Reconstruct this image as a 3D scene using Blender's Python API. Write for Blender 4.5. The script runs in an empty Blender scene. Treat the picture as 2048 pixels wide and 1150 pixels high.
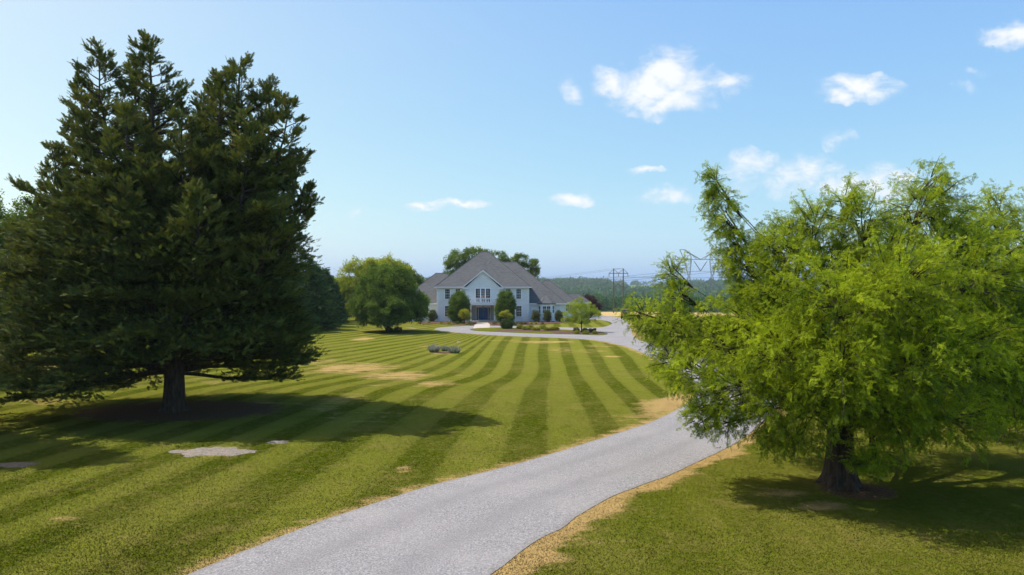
import bpy, bmesh, math, random
import numpy as np
from mathutils import Vector
R = math.radians
PI = math.pi
sc = bpy.context.scene
C = sc.collection
H = 6.2            # eye height above the lawn
F = 1365.0         # focal length in pixels of the 2048 px wide photograph
K = H * F

# ------------------------------------------------------------------ camera, sky, sun
cam_d = bpy.data.cameras.new("camera")
cam_d.lens = 24.0; cam_d.sensor_width = 36.0
cam_d.clip_start = 0.1; cam_d.clip_end = 12000
cam = bpy.data.objects.new("camera", cam_d); C.objects.link(cam)
cam.location = (0, 0, H); cam.rotation_euler = (R(90), 0, 0)
sc.camera = cam
sc.render.resolution_x = 1024; sc.render.resolution_y = 575
SUN_AZ = R(-76)     # measured from +Y towards +X
SUN_EL = R(56)
sun_d = bpy.data.lights.new("sun", 'SUN'); sun_d.energy = 5.0; sun_d.angle = R(0.55)
sun_d.color = (1.0, 0.93, 0.82)
sun = bpy.data.objects.new("sun", sun_d); C.objects.link(sun)
to_sun = Vector((math.sin(SUN_AZ)*math.cos(SUN_EL), math.cos(SUN_AZ)*math.cos(SUN_EL), math.sin(SUN_EL)))
sun.rotation_euler = to_sun.to_track_quat('Z', 'Y').to_euler()
sun.location = to_sun*300
sc.view_settings.view_transform = 'Standard'; sc.view_settings.look = 'None'
sc.view_settings.exposure = 0.08; sc.view_settings.gamma = 1.0
sc.cycles.volume_bounces = 0
sc.cycles.transparent_max_bounces = 8

W = bpy.data.worlds.new("World"); sc.world = W; W.use_nodes = True
def world_setup():
    nt = W.node_tree; N = nt.nodes; L = nt.links; N.clear()
    out = N.new('ShaderNodeOutputWorld'); bg = N.new('ShaderNodeBackground')
    bg.inputs['Strength'].default_value = 0.145
    sky = N.new('ShaderNodeTexSky'); sky.sky_type = 'NISHITA'; sky.sun_disc = False
    sky.sun_elevation = SUN_EL; sky.sun_rotation = SUN_AZ
    sky.altitude = 0; sky.air_density = 1.0; sky.dust_density = 1.6; sky.ozone_density = 1.6
    tc = N.new('ShaderNodeTexCoord'); sep = N.new('ShaderNodeSeparateXYZ')
    L.new(tc.outputs['Generated'], sep.inputs[0])
    def M(op, a, b=None, c=None):
        m = N.new('ShaderNodeMath'); m.operation = op
        for i, v in enumerate((a, b, c)):
            if v is None: continue
            if isinstance(v, (int, float)): m.inputs[i].default_value = v
            else: L.new(v, m.inputs[i])
        return m.outputs[0]
    yy = M('MAXIMUM', sep.outputs[1], 0.02)
    u = M('DIVIDE', sep.outputs[0], yy); v = M('DIVIDE', sep.outputs[2], yy)
    comb = N.new('ShaderNodeCombineXYZ'); L.new(u, comb.inputs[0]); L.new(v, comb.inputs[1])
    clouds = [(1350,142,85,50,1),(1292,172,85,46,1),(1150,176,36,30,.8),(1222,165,60,34,.85),(1330,206,112,30,1),(1455,165,52,30,.7),(1395,180,80,40,.5),
              (1725,176,90,30,1),(1675,196,50,20,.9),(2025,74,62,32,1),(1675,282,36,17,.7),
              (1490,328,80,26,.8),(1560,358,110,38,.72),(1620,342,80,42,.6),(1700,370,170,42,.74),(1790,350,90,26,.6),
              (1288,347,48,10,.75),(1140,398,56,17,.72),(1330,395,105,20,.6),(920,407,74,11,.8),(846,419,36,10,.75),
              (720,418,24,10,.55),(1400,447,26,8,.5),(1930,176,34,14,.4),(1950,145,30,10,.3)]
    wn = N.new('ShaderNodeTexNoise'); wn.inputs['Scale'].default_value = 14; wn.inputs['Detail'].default_value = 8; wn.inputs['Roughness'].default_value = .6; L.new(comb.outputs[0], wn.inputs['Vector'])
    ws = N.new('ShaderNodeSeparateColor'); L.new(wn.outputs['Color'], ws.inputs[0])
    u = M('ADD', u, M('MULTIPLY', M('SUBTRACT', ws.outputs[0], .5), .085)); v = M('ADD', v, M('MULTIPLY', M('SUBTRACT', ws.outputs[1], .5), .060))
    acc = None
    for (px, py, a, b, s) in clouds:
        du = M('DIVIDE', M('SUBTRACT', u, (px-1024)/F), a*1.12/F)
        dv = M('DIVIDE', M('SUBTRACT', v, (575-py)/F), b*1.18/F)
        r2 = M('ADD', M('MULTIPLY', du, du), M('MULTIPLY', dv, dv))
        m = M('MULTIPLY', M('SUBTRACT', 1.0, M('SQRT', r2)), s)
        acc = m if acc is None else M('MAXIMUM', acc, m)
    mp = N.new('ShaderNodeMapping'); mp.inputs['Scale'].default_value = (1.0, 1.7, 1.0); L.new(comb.outputs[0], mp.inputs[0])
    n1 = N.new('ShaderNodeTexNoise'); n1.inputs['Scale'].default_value = 15; n1.inputs['Detail'].default_value = 12
    n1.inputs['Roughness'].default_value = 0.62; n1.inputs['Distortion'].default_value = 0.35; L.new(mp.outputs[0], n1.inputs['Vector'])
    d = M('ADD', acc, M('MULTIPLY', M('SUBTRACT', n1.outputs[0], 0.49), 2.3))
    mr = N.new('ShaderNodeMapRange'); mr.interpolation_type = 'SMOOTHSTEP'
    mr.inputs['From Min'].default_value = -.05; mr.inputs['From Max'].default_value = 0.95
    L.new(d, mr.inputs['Value'])
    inside = N.new('ShaderNodeMapRange'); inside.inputs['From Min'].default_value = 0.0; inside.inputs['From Max'].default_value = 0.16
    L.new(acc, inside.inputs['Value'])
    front = M('GREATER_THAN', sep.outputs[1], 0.02)
    fac = M('MULTIPLY', M('MULTIPLY', mr.outputs[0], inside.outputs[0]), front)
    fac = M('MULTIPLY', fac, 0.93)
    # pale, hazy summer sky
    sp2 = N.new('ShaderNodeSeparateColor'); L.new(sky.outputs[0], sp2.inputs[0]); cb2 = N.new('ShaderNodeCombineColor')
    for i, (g, a) in enumerate(((1.14, 1.50), (.73, 1.12), (.13, .955))):
        e = N.new('ShaderNodeMapRange'); L.new(sep.outputs[2], e.inputs['Value']); e.inputs['From Min'].default_value = 0.0; e.inputs['From Max'].default_value = .34
        e.inputs['To Min'].default_value = (.68, .95, 1.0)[i]; e.inputs['To Max'].default_value = 1.0
        L.new(M('MULTIPLY', M('MULTIPLY', M('POWER', M('MULTIPLY', sky_c(sp2, i), .145), g), a/.145), e.outputs[0]), cb2.inputs[i])
    mix = N.new('ShaderNodeMix'); mix.data_type = 'RGBA'
    L.new(fac, mix.inputs[0]); L.new(cb2.outputs[0], mix.inputs[6]); cs = N.new('ShaderNodeMix'); cs.data_type = 'RGBA'; L.new(mr.outputs[0], cs.inputs[0]); cs.inputs[6].default_value = (5.6, 6.0, 6.6, 1); cs.inputs[7].default_value = (6.7, 6.8, 6.9, 1); L.new(cs.outputs[2], mix.inputs[7])
    L.new(mix.outputs[2], bg.inputs['Color']); L.new(bg.outputs[0], out.inputs['Surface'])
def sky_c(n, i): return n.outputs[i]
world_setup()

# ------------------------------------------------------------------ helpers
rng = np.random.default_rng(11)
random.seed(5)
def gp(px, py, z=0.0):
    D = (H - z)*F/(py-575.0)
    return ((px-1024)/F*D, D)
def tag(o, label=None, cat=None, group=None, kind=None):
    if label: o['label'] = label
    if cat: o['category'] = cat
    if group: o['group'] = group
    if kind: o['kind'] = kind
    return o
def empty(name, loc, rz=0, **kw):
    o = bpy.data.objects.new(name, None); C.objects.link(o); o.location = loc; o.rotation_euler = (0, 0, rz)
    o.empty_display_size = 0.3
    return tag(o, **kw)
class MB:
    def __init__(s): s.v = []; s.f = []
    def add(s, vs, fs):
        n = len(s.v); s.v += [tuple(p) for p in vs]; s.f += [tuple(i+n for i in f) for f in fs]; return s
    def box(s, x0, x1, y0, y1, z0, z1):
        return s.add([(x0,y0,z0),(x1,y0,z0),(x1,y1,z0),(x0,y1,z0),(x0,y0,z1),(x1,y0,z1),(x1,y1,z1),(x0,y1,z1)],
                     [(0,3,2,1),(4,5,6,7),(0,1,5,4),(1,2,6,5),(2,3,7,6),(3,0,4,7)])
    def tube(s, pts, rad, n=8, cap=True):
        P = [Vector(p) for p in pts]
        if isinstance(rad, (int, float)): rad = [rad]*len(P)
        vs = []; fs = []
        side = None
        for i, p in enumerate(P):
            t = (P[min(i+1, len(P)-1)] - P[max(i-1, 0)])
            if t.length < 1e-9: t = Vector((0,0,1))
            t.normalize()
            ref = Vector((0,0,1)) if abs(t.z) < 0.9 else Vector((1,0,0))
            if side is None: side = t.cross(ref).normalized()
            else:
                side = (side - t*side.dot(t))
                side = side.normalized() if side.length > 1e-6 else t.cross(ref).normalized()
            up = t.cross(side)
            for k in range(n):
                a = 2*PI*k/n
                vs.append(p + (side*math.cos(a) + up*math.sin(a))*rad[i])
        for i in range(len(P)-1):
            for k in range(n):
                k2 = (k+1) % n
                fs.append((i*n+k, i*n+k2, (i+1)*n+k2, (i+1)*n+k))
        if cap:
            fs.append(tuple(range(n-1, -1, -1))); fs.append(tuple((len(P)-1)*n+k for k in range(n)))
        return s.add(vs, fs)
    def bar(s, a, b, w): return s.tube([a, b], w, 4)
    def prism(s, poly, y0, y1):       # polygon in xz extruded in y
        n = len(poly)
        return s.add([(x, y0, z) for x, z in poly]+[(x, y1, z) for x, z in poly],
              [tuple(range(n)), tuple(range(2*n-1, n-1, -1))]+[(i, i+n, (i+1) % n+n, (i+1) % n) for i in range(n)])
    def slab(s, poly, z0, z1):        # polygon in xy extruded in z
        n = len(poly)
        return s.add([(x, y, z0) for x, y in poly]+[(x, y, z1) for x, y in poly],
              [tuple(range(n-1, -1, -1)), tuple(range(n, 2*n))]+[(i, (i+1) % n, (i+1) % n+n, i+n) for i in range(n)])
    def build(s, name, mat, parent=None, smooth=False, loc=None):
        me = bpy.data.meshes.new(name); me.from_pydata(s.v, [], s.f); me.materials.append(mat)
        bm = bmesh.new(); bm.from_mesh(me); bmesh.ops.recalc_face_normals(bm, faces=bm.faces); bm.to_mesh(me); bm.free()
        if smooth: me.polygons.foreach_set('use_smooth', [True]*len(me.polygons))
        o = bpy.data.objects.new(name, me); C.objects.link(o)
        if parent: o.parent = parent
        if loc: o.location = loc
        return o
def fast_mesh(name, V, T, mat, attrs=None, smooth=False, parent=None):
    """V (n,3) float, T (m,k) int; attrs: dict name->(n,) floats"""
    me = bpy.data.meshes.new(name); k = T.shape[1]
    me.vertices.add(len(V)); me.vertices.foreach_set('co', np.asarray(V, np.float32).ravel())
    me.loops.add(T.size); me.loops.foreach_set('vertex_index', T.astype(np.int32).ravel())
    me.polygons.add(len(T)); me.polygons.foreach_set('loop_start', np.arange(0, T.size, k, dtype=np.int32))
    me.polygons.foreach_set('loop_total', np.full(len(T), k, np.int32))
    me.polygons.foreach_set('use_smooth', np.full(len(T), smooth))
    for an, av in (attrs or {}).items():
        a = me.attributes.new(an, 'FLOAT', 'POINT'); a.data.foreach_set('value', np.asarray(av, np.float32))
    me.update(); me.validate()
    me.materials.append(mat)
    o = bpy.data.objects.new(name, me); C.objects.link(o)
    if parent: o.parent = parent
    return o
def hash3(ix, iy, iz):
    h = (ix*374761393 + iy*668265263 + iz*2147483647 + 1013904223) & 0xffffffff
    h = ((h ^ (h >> 13))*1274126177) & 0xffffffff
    h = (h ^ (h >> 16)) & 0xffffff
    return h/float(0xffffff)
def vnoise(x, y, z=None):
    x = np.asarray(x, float); y = np.asarray(y, float); z = np.zeros_like(x) if z is None else np.asarray(z, float)
    ix = np.floor(x).astype(np.int64); iy = np.floor(y).astype(np.int64); iz = np.floor(z).astype(np.int64)
    fx = x-ix; fy = y-iy; fz = z-iz
    fx = fx*fx*(3-2*fx); fy = fy*fy*(3-2*fy); fz = fz*fz*(3-2*fz)
    r = 0
    for a in (0, 1):
        for b in (0, 1):
            for c in (0, 1):
                w = (fx if a else 1-fx)*(fy if b else 1-fy)*(fz if c else 1-fz)
                r = r + w*hash3(ix+a, iy+b, iz+c)
    return r
def fbm(x, y, z=None, o=4):
    r = 0; a = 0.5; t = 0
    for i in range(o):
        s = 2.03**i
        r = r + a*vnoise(np.asarray(x)*s+i*17.3, np.asarray(y)*s-i*9.1, None if z is None else np.asarray(z)*s); t += a; a *= .5
    return r/t
def catmull(pts, n=8, closed=False):
    P = [np.array(p, float) for p in pts]; out = []
    m = len(P)
    rngi = range(m) if closed else range(m-1)
    for i in rngi:
        if closed: p0, p1, p2, p3 = P[(i-1) % m], P[i], P[(i+1) % m], P[(i+2) % m]
        else: p0, p1, p2, p3 = P[max(i-1, 0)], P[i], P[i+1], P[min(i+2, m-1)]
        for k in range(n):
            t = k/n
            out.append(tuple(0.5*((2*p1)+(-p0+p2)*t+(2*p0-5*p1+4*p2-p3)*t*t+(-p0+3*p1-3*p2+p3)*t**3)))
    if not closed: out.append(tuple(P[-1]))
    return out
def seg_dist(X, Y, poly, closed=False):
    """distance of each point to a polyline"""
    best = np.full(X.shape, 1e9)
    m = len(poly)
    for i in range(m if closed else m-1):
        ax, ay = poly[i]; bx, by = poly[(i+1) % m]
        dx, dy = bx-ax, by-ay; L2 = dx*dx+dy*dy+1e-9
        t = np.clip(((X-ax)*dx+(Y-ay)*dy)/L2, 0, 1)
        best = np.minimum(best, np.hypot(X-ax-t*dx, Y-ay-t*dy))
    return best
def inside_poly(X, Y, poly):
    r = np.zeros(X.shape, bool); m = len(poly); j = m-1
    for i in range(m):
        xi, yi = poly[i]; xj, yj = poly[j]
        c = ((yi > Y) != (yj > Y)) & (X < (xj-xi)*(Y-yi)/((yj-yi) if yj != yi else 1e-9)+xi)
        r ^= c; j = i
    return r

# ------------------------------------------------------------------ materials
class NT:
    def __init__(s, name):
        s.m = bpy.data.materials.new(name); s.m.use_nodes = True; s.t = s.m.node_tree; s.t.nodes.clear()
        s.out = s.t.nodes.new('ShaderNodeOutputMaterial')
    def n(s, t, **kw):
        o = s.t.nodes.new(t)
        for k, v in kw.items(): setattr(o, k, v)
        return o
    def l(s, a, b): s.t.links.new(a, b)
    def setin(s, inp, v):
        if isinstance(v, bpy.types.NodeSocket): s.l(v, inp)
        elif isinstance(v, (tuple, list)) and len(v) == 3 and inp.type == 'RGBA': inp.default_value = (*v, 1)
        else: inp.default_value = v
    def math(s, op, a, b=0.0, c=None, clamp=False):
        m = s.n('ShaderNodeMath', operation=op); m.use_clamp = clamp; s.setin(m.inputs[0], a); s.setin(m.inputs[1], b)
        if c is not None: s.setin(m.inputs[2], c)
        return m.outputs[0]
    def mix(s, f, a, b, blend='MIX'):
        m = s.n('ShaderNodeMix', data_type='RGBA', blend_type=blend); s.setin(m.inputs[0], f); s.setin(m.inputs[6], a); s.setin(m.inputs[7], b)
        return m.outputs[2]
    def noise(s, scale, detail=4, rough=0.55, vec=None, dist=0.0):
        o = s.n('ShaderNodeTexNoise'); o.inputs['Scale'].default_value = scale; o.inputs['Detail'].default_value = detail
        o.inputs['Roughness'].default_value = rough; o.inputs['Distortion'].default_value = dist
        if vec is None:
            vec = s.pos()
        s.l(vec, o.inputs['Vector']); return o.outputs[0]
    def pos(s):
        if not hasattr(s, '_p'): s._p = s.n('ShaderNodeNewGeometry').outputs['Position']
        return s._p
    def objpos(s):
        if not hasattr(s, '_o'): s._o = s.n('ShaderNodeTexCoord').outputs['Object']
        return s._o
    def attr(s, name):
        return s.n('ShaderNodeAttribute', attribute_name=name).outputs['Fac']
    def rng(s, v, a, b, c=0.0, d=1.0, smooth=True):
        m = s.n('ShaderNodeMapRange'); m.interpolation_type = 'SMOOTHSTEP' if smooth else 'LINEAR'
        s.setin(m.inputs['Value'], v); m.inputs['From Min'].default_value = a; m.inputs['From Max'].default_value = b
        m.inputs['To Min'].default_value = c; m.inputs['To Max'].default_value = d
        return m.outputs[0]
    def bsdf(s, col, rough=0.6, bump=None, bstr=0.3, bdist=0.02, metallic=0.0, spec=0.5, link=True):
        b = s.n('ShaderNodeBsdfPrincipled'); s.setin(b.inputs['Base Color'], col); s.setin(b.inputs['Roughness'], rough)
        b.inputs['Metallic'].default_value = metallic; b.inputs['Specular IOR Level'].default_value = spec
        if bump is not None:
            bp = s.n('ShaderNodeBump'); bp.inputs['Strength'].default_value = bstr; bp.inputs['Distance'].default_value = bdist
            s.l(bump, bp.inputs['Height']); s.l(bp.outputs[0], b.inputs['Normal'])
        if link: s.l(b.outputs[0], s.out.inputs['Surface'])
        return b
def simple(name, col, rough=0.6, var=0.12, scale=6.0, metallic=0.0, bstr=0.15, spec=0.4):
    t = NT(name); f = t.noise(scale, 4, .6)
    dark = tuple(c*(1-var) for c in col); light = tuple(min(1, c*(1+var)) for c in col)
    t.bsdf(t.mix(f, dark, light), rough, bump=f, bstr=bstr, metallic=metallic, spec=spec)
    return t.m
def leaf_mat(name, c_dark, c_light, trans=0.35, tcol=None, rough=0.55, spec=0.15, accent=None, acc_f=0.0):
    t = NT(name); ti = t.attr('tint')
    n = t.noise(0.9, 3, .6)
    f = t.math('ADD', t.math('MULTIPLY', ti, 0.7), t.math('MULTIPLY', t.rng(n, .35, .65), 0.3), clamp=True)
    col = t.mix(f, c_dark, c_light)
    if accent:
        col = t.mix(t.math('MULTIPLY', t.math('GREATER_THAN', ti, 0.9), acc_f), col, accent)
    b = t.bsdf(col, rough, spec=spec, link=False)
    tr = t.n('ShaderNodeBsdfTranslucent')
    tc = tcol or (1.25, 1.2, 0.55)
    t.setin(tr.inputs['Color'], t.mix(1.0, col, tc, 'MULTIPLY'))
    mx = t.n('ShaderNodeMixShader'); mx.inputs[0].default_value = trans
    t.l(b.outputs[0], mx.inputs[1]); t.l(tr.outputs[0], mx.inputs[2]); t.l(mx.outputs[0], t.out.inputs['Surface'])
    return t.m
def bark_mat(name, c1, c2):
    t = NT(name); mp = t.n('ShaderNodeMapping'); mp.inputs['Scale'].default_value = (9, 9, 1.6); t.l(t.objpos(), mp.inputs[0])
    f = t.noise(1.0, 6, .65, mp.outputs[0], .5)
    t.bsdf(t.mix(t.rng(f, .35, .65), c1, c2), .9, bump=f, bstr=.9, bdist=.06, spec=.15)
    return t.m
M = {}
M['cedar_leaf'] = leaf_mat('cedar_foliage', (0.013, 0.032, 0.010), (0.175, 0.210, 0.042), .24, accent=(0.15, 0.10, 0.035), acc_f=.3, rough=.7)  # shaded interior and sunlit sprays are put into the dark and light colours
M['locust_leaf'] = leaf_mat('feathery_foliage', (0.045, 0.105, 0.003), (0.43, 0.53, 0.022), .48, rough=.5)
M['green_leaf'] = leaf_mat('green_foliage', (0.045, 0.100, 0.012), (0.17, 0.25, 0.035), .35)
M['yellow_leaf'] = leaf_mat('yellow_green_foliage', (0.16, 0.22, 0.014), (0.38, 0.42, 0.03), .4)
M['dark_leaf'] = leaf_mat('dark_green_foliage', (0.025, 0.055, 0.012), (0.07, 0.12, 0.025), .25)
M['spruce_leaf'] = leaf_mat('spruce_foliage', (0.025, 0.065, 0.016), (0.09, 0.17, 0.035), .25)
M['holly_leaf'] = leaf_mat('holly_foliage', (0.030, 0.080, 0.010), (0.15, 0.23, 0.022), .25)
M['shrub_leaf'] = leaf_mat('clipped_shrub_foliage', (0.045, 0.075, 0.018), (0.17, 0.19, 0.045), .25, accent=(.16, .09, .04), acc_f=.5)
M['gold_leaf'] = leaf_mat('golden_foliage', (0.17, 0.21, 0.014), (0.42, 0.42, 0.035), .35)
M['mound_leaf'] = leaf_mat('olive_mound_foliage', (0.14, 0.165, 0.012), (0.36, 0.35, 0.03), .25)
M['purple_leaf'] = leaf_mat('purple_foliage', (0.030, 0.010, 0.014), (0.075, 0.026, 0.034), .2, tcol=(1.3, .7, .7))
M['maple_leaf'] = leaf_mat('light_green_foliage', (0.16, 0.24, 0.015), (0.38, 0.45, 0.045), .42)
M['lavender_leaf'] = leaf_mat('lavender_foliage', (0.12, 0.23, 0.04), (0.38, 0.33, 0.36), .4, tcol=(1, 1, 1))
M['wood_leaf'] = leaf_mat('woodland_foliage', (0.015, 0.065, 0.014), (0.065, 0.17, 0.03), .2)
M['bark'] = bark_mat('dark_bark', (0.03, 0.022, 0.016), (0.085, 0.062, 0.045))
M['bark2'] = bark_mat('grey_bark', (0.05, 0.04, 0.032), (0.15, 0.12, 0.095))
M['white_trim'] = simple('white_trim', (.90, .90, .88), .5, .02)
M['pole_wood'] = simple('pole_wood', (.09, .06, .045), .85, .3)
M['steel'] = simple('galvanised_steel', (.13, .155, .18), .5, .1, metallic=.2)
M['wire'] = simple('wire', (.10, .11, .12), .5, .05)
M['insulator'] = simple('insulator', (.08, .07, .09), .4, .05)
def brick():
    t = NT('painted_brick'); tc = t.n('ShaderNodeTexCoord')
    sp = t.n('ShaderNodeSeparateXYZ'); t.l(t.pos(), sp.inputs[0])
    cb = t.n('ShaderNodeCombineXYZ'); t.l(t.math('ADD', sp.outputs[0], sp.outputs[1]), cb.inputs[0]); t.l(sp.outputs[2], cb.inputs[1])
    b = t.n('ShaderNodeTexBrick'); b.inputs['Scale'].default_value = 1.0; b.inputs['Brick Width'].default_value = .6; b.inputs['Row Height'].default_value = .2
    b.inputs['Mortar Size'].default_value = .012; b.inputs['Color1'].default_value = (.84, .86, .82, 1); b.inputs['Color2'].default_value = (.77, .79, .755, 1)
    b.inputs['Mortar'].default_value = (.60, .62, .64, 1); b.inputs['Bias'].default_value = -.3
    t.l(cb.outputs[0], b.inputs['Vector'])
    n = t.noise(1.3, 5, .6)
    col = t.mix(t.rng(n, .35, .75, 0, .35), b.outputs['Color'], (.66, .69, .70))
    t.bsdf(col, .75, bump=t.math('MULTIPLY', b.outputs['Fac'], -1.0), bstr=.5, bdist=.02, spec=.3)
    return t.m
M['brick'] = brick()
def shingle():
    t = NT('roof_shingle')
    sp = t.n('ShaderNodeSeparateXYZ'); t.l(t.pos(), sp.inputs[0])
    cb = t.n('ShaderNodeCombineXYZ'); t.l(t.math('ADD', sp.outputs[0], sp.outputs[1]), cb.inputs[0]); t.l(sp.outputs[2], cb.inputs[1])
    b = t.n('ShaderNodeTexBrick'); b.inputs['Scale'].default_value = 1.0; b.inputs['Brick Width'].default_value = .45; b.inputs['Row Height'].default_value = .13
    b.inputs['Mortar Size'].default_value = .012; b.inputs['Color1'].default_value = (.115, .127, .133, 1); b.inputs['Color2'].default_value = (.066, .076, .082, 1)
    b.inputs['Mortar'].default_value = (.06, .055, .055, 1); t.l(cb.outputs[0], b.inputs['Vector'])
    n = t.noise(.35, 5, .65); n2 = t.noise(9, 3, .7)
    col = t.mix(t.rng(n, .3, .7, 0, .35), b.outputs['Color'], (.124, .134, .136))
    col = t.mix(t.rng(n2, .3, .7, 0, .3), col, (.09, .085, .085))
    t.bsdf(col, .85, bump=n2, bstr=.4, bdist=.02, spec=.25)
    return t.m
M['roof'] = shingle()
def glass_dark():
    t = NT('window_glass'); n = t.noise(1.1, 2, .5)
    b = t.bsdf(t.mix(n, (.018, .028, .032), (.035, .05, .055)), .06, spec=.8)
    return t.m
M['glass'] = glass_dark()
M['door_blue'] = simple('blue_door_paint', (.018, .095, .27), .4, .06)
M['beige'] = simple('porch_siding', (.52, .50, .46), .7, .05)
M['brass'] = simple('brass', (.45, .3, .12), .35, .05, metallic=.9)
M['dark_room'] = simple('dim_interior', (.06, .055, .05), .9, .1)
def concrete():
    t = NT('concrete_paver'); n = t.noise(4, 5, .6); n2 = t.noise(.7, 3)
    c = t.mix(n, (.40, .36, .32), (.52, .47, .42)); c = t.mix(t.rng(n2, .4, .7, 0, .3), c, (.34, .31, .28))
    t.bsdf(c, .85, bump=n, bstr=.2); return t.m
M['concrete'] = concrete()
def asphalt():
    t = NT('worn_asphalt'); fine = t.noise(21, 3, .9); mid = t.noise(6, 4, .7); big = t.noise(.30, 5, .65)
    ac = t.attr('across')
    wob = t.math('MULTIPLY', t.math('SUBTRACT', t.noise(.25, 3), .5), .16)
    aw = t.math('ADD', ac, wob)
    trk = t.math('MULTIPLY', t.rng(t.math('ABSOLUTE', t.math('SUBTRACT', t.math('ABSOLUTE', t.math('SUBTRACT', aw, .5)), .19)), .0, .11, 1, 0), t.rng(mid, .25, .7, .55, 1))
    off = t.math('MINIMUM', t.math('GREATER_THAN', ac, .0001), 1.0)
    col = t.mix(t.rng(fine, .34, .66, smooth=False), (.095, .096, .100), (.415, .408, .400))
    col = t.mix(t.rng(mid, .35, .75, 0, .40), col, (.185, .182, .180))
    col = t.mix(t.rng(big, .42, .68, 0, .45), col, (.315, .305, .292))
    col = t.mix(t.math('MULTIPLY', trk, .38), col, (.175, .172, .172))
    # crumbling, dirty margins
    edge = t.rng(t.math('ADD', t.math('ABSOLUTE', t.math('SUBTRACT', ac, .5)), t.math('MULTIPLY', t.math('SUBTRACT', mid, .5), .06)), .455, .5)
    col = t.mix(t.math('MULTIPLY', edge, .30), col, (.15, .13, .10))
    vo = t.n('ShaderNodeTexVoronoi'); vo.inputs['Scale'].default_value = 26; t.l(t.pos(), vo.inputs['Vector'])
    h = t.math('ADD', fine, t.math('MULTIPLY', vo.outputs['Distance'], .6))
    t.bsdf(col, .9, bump=h, bstr=.6, bdist=.012, spec=.2)
    return t.m
M['asphalt'] = asphalt()
def mulch(name, c1, c2):
    t = NT(name); n = t.noise(7, 6, .8); n2 = t.noise(28, 3, .8)
    col = t.mix(t.rng(n, .3, .7), c1, c2); col = t.mix(t.rng(n2, .5, .75, 0, .5), col, tuple(min(1, c*1.8) for c in c2))
    t.bsdf(col, .95, bump=n2, bstr=.9, bdist=.04, spec=.1); return t.m
M['mulch'] = mulch('mulch', (.075, .040, .032), (.155, .085, .066))
M['soil'] = mulch('dry_soil', (.16, .115, .075), (.27, .20, .135)); M['rock'] = mulch('pale_rock', (.20, .17, .13), (.34, .295, .235))
def lawn(name, stripes=True, blades=False):
    t = NT(name)
    pos = t.pos()
    u = t.attr('mow'); dry = t.attr('dry'); bed = t.attr('bed'); field = t.attr('field'); lit = t.attr('var')
    warp = t.noise(.55, 4, .6); warp2 = t.noise(3.5, 3, .7)
    uu = t.math('ADD', u, t.math('MULTIPLY', t.math('SUBTRACT', warp2, .5), .30))
    w = t.math('SINE', t.math('MULTIPLY', uu, PI))
    s = t.rng(t.math('SUBTRACT', w, t.math('MULTIPLY', t.math('MINIMUM', t.attr('plain'), .4), 1.3)), -.55, .55)
    # contrast wanders from stripe to stripe
    s = t.math('ADD', .5, t.math('MULTIPLY', t.math('SUBTRACT', 1.0, t.math('MULTIPLY', t.attr('plain'), .80)), t.math('MULTIPLY', t.math('SUBTRACT', s, .5), t.rng(warp, .32, .62, .75, 1.15))))
    n1 = t.noise(.18, 5, .6); n2 = t.noise(1.7, 5, .65); n3 = t.noise(13, 4, .75); n4 = t.noise(55, 2, .8)
    dark = t.mix(n3, (.040, .066, .001), (.090, .112, .004)); light = t.mix(n3, (.118, .145, .007), (.225, .238, .036))
    col = t.mix(s if stripes else .45, dark, light)
    # seams: thin bright overlap lines
    seam = t.rng(t.math('ABSOLUTE', w), .0, .30, .28, 0)
    if stripes: col = t.mix(t.math('MULTIPLY', seam, t.math('SUBTRACT', 1.0, t.attr('plain'))), col, (.250, .265, .045))
    col = t.mix(t.rng(n1, .40, .66, 0, .40), col, (.180, .175, .035)); n7 = t.noise(.75, 5, .7, dist=.8); col = t.mix(t.rng(n7, .50, .72, 0, .48), col, (.245, .195, .060)); col = t.mix(t.rng(n7, .28, .46, .40, 0), col, (.048, .082, .004))
    col = t.mix(t.rng(n2, .52, .80, 0, .40), col, (.230, .190, .055))
    col = t.mix(t.rng(n2, .18, .42, .4, 0), col, (.055, .085, .012))
    col = t.mix(t.rng(n4, .42, .66, 0, .36), col, (.028, .046, .002))
    n6 = t.noise(5.0, 5, .75); col = t.mix(t.rng(n6, .46, .74, 0, .60), col, (.215, .195, .055)); col = t.mix(t.rng(n6, .24, .46, .6, 0), col, (.045, .070, .004))
    # dry, burnt grass
    dcol = t.mix(n3, (.34, .225, .082), (.60, .43, .185)); dcol = t.mix(t.rng(n4, .4, .75, 0, .4), dcol, (.2, .14, .05))
    dm = t.math('ADD', t.math('MULTIPLY', dry, 1.12), t.math('ADD', t.math('MULTIPLY', t.math('SUBTRACT', n2, .5), 1.1), t.math('MULTIPLY', t.math('SUBTRACT', n3, .5), 1.1)))
    mp = t.n('ShaderNodeMapping'); mp.inputs['Scale'].default_value = (.55, 1.6, 1); t.l(pos, mp.inputs[0]); n5 = t.noise(.9, 6, .72, mp.outputs[0], .6)
    dm = t.math('ADD', dm, t.math('MULTIPLY', t.math('SUBTRACT', n5, .5), 2.6))
    dmask = t.math('MULTIPLY', t.math('MULTIPLY', t.rng(dm, .35, 1.25), t.rng(dry, .0, .35)), .88)
    col = t.mix(dmask, col, dcol)
    # bare mulch and needles under the trees
    mcol = t.mix(t.rng(n3, .35, .65), (.060, .038, .024), (.165, .105, .062))
    bm_ = t.rng(t.math('ADD', bed, t.math('MULTIPLY', t.math('SUBTRACT', n2, .5), .7)), .38, .62)
    col = t.mix(bm_, col, mcol)
    fcol = t.mix(t.noise(.04, 4, .6), (.42, .29, .115), (.56, .42, .19)); fcol = t.mix(t.rng(n2, .4, .7, 0, .35), fcol, (.26, .23, .07))
    col = t.mix(field, col, fcol)
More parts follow.
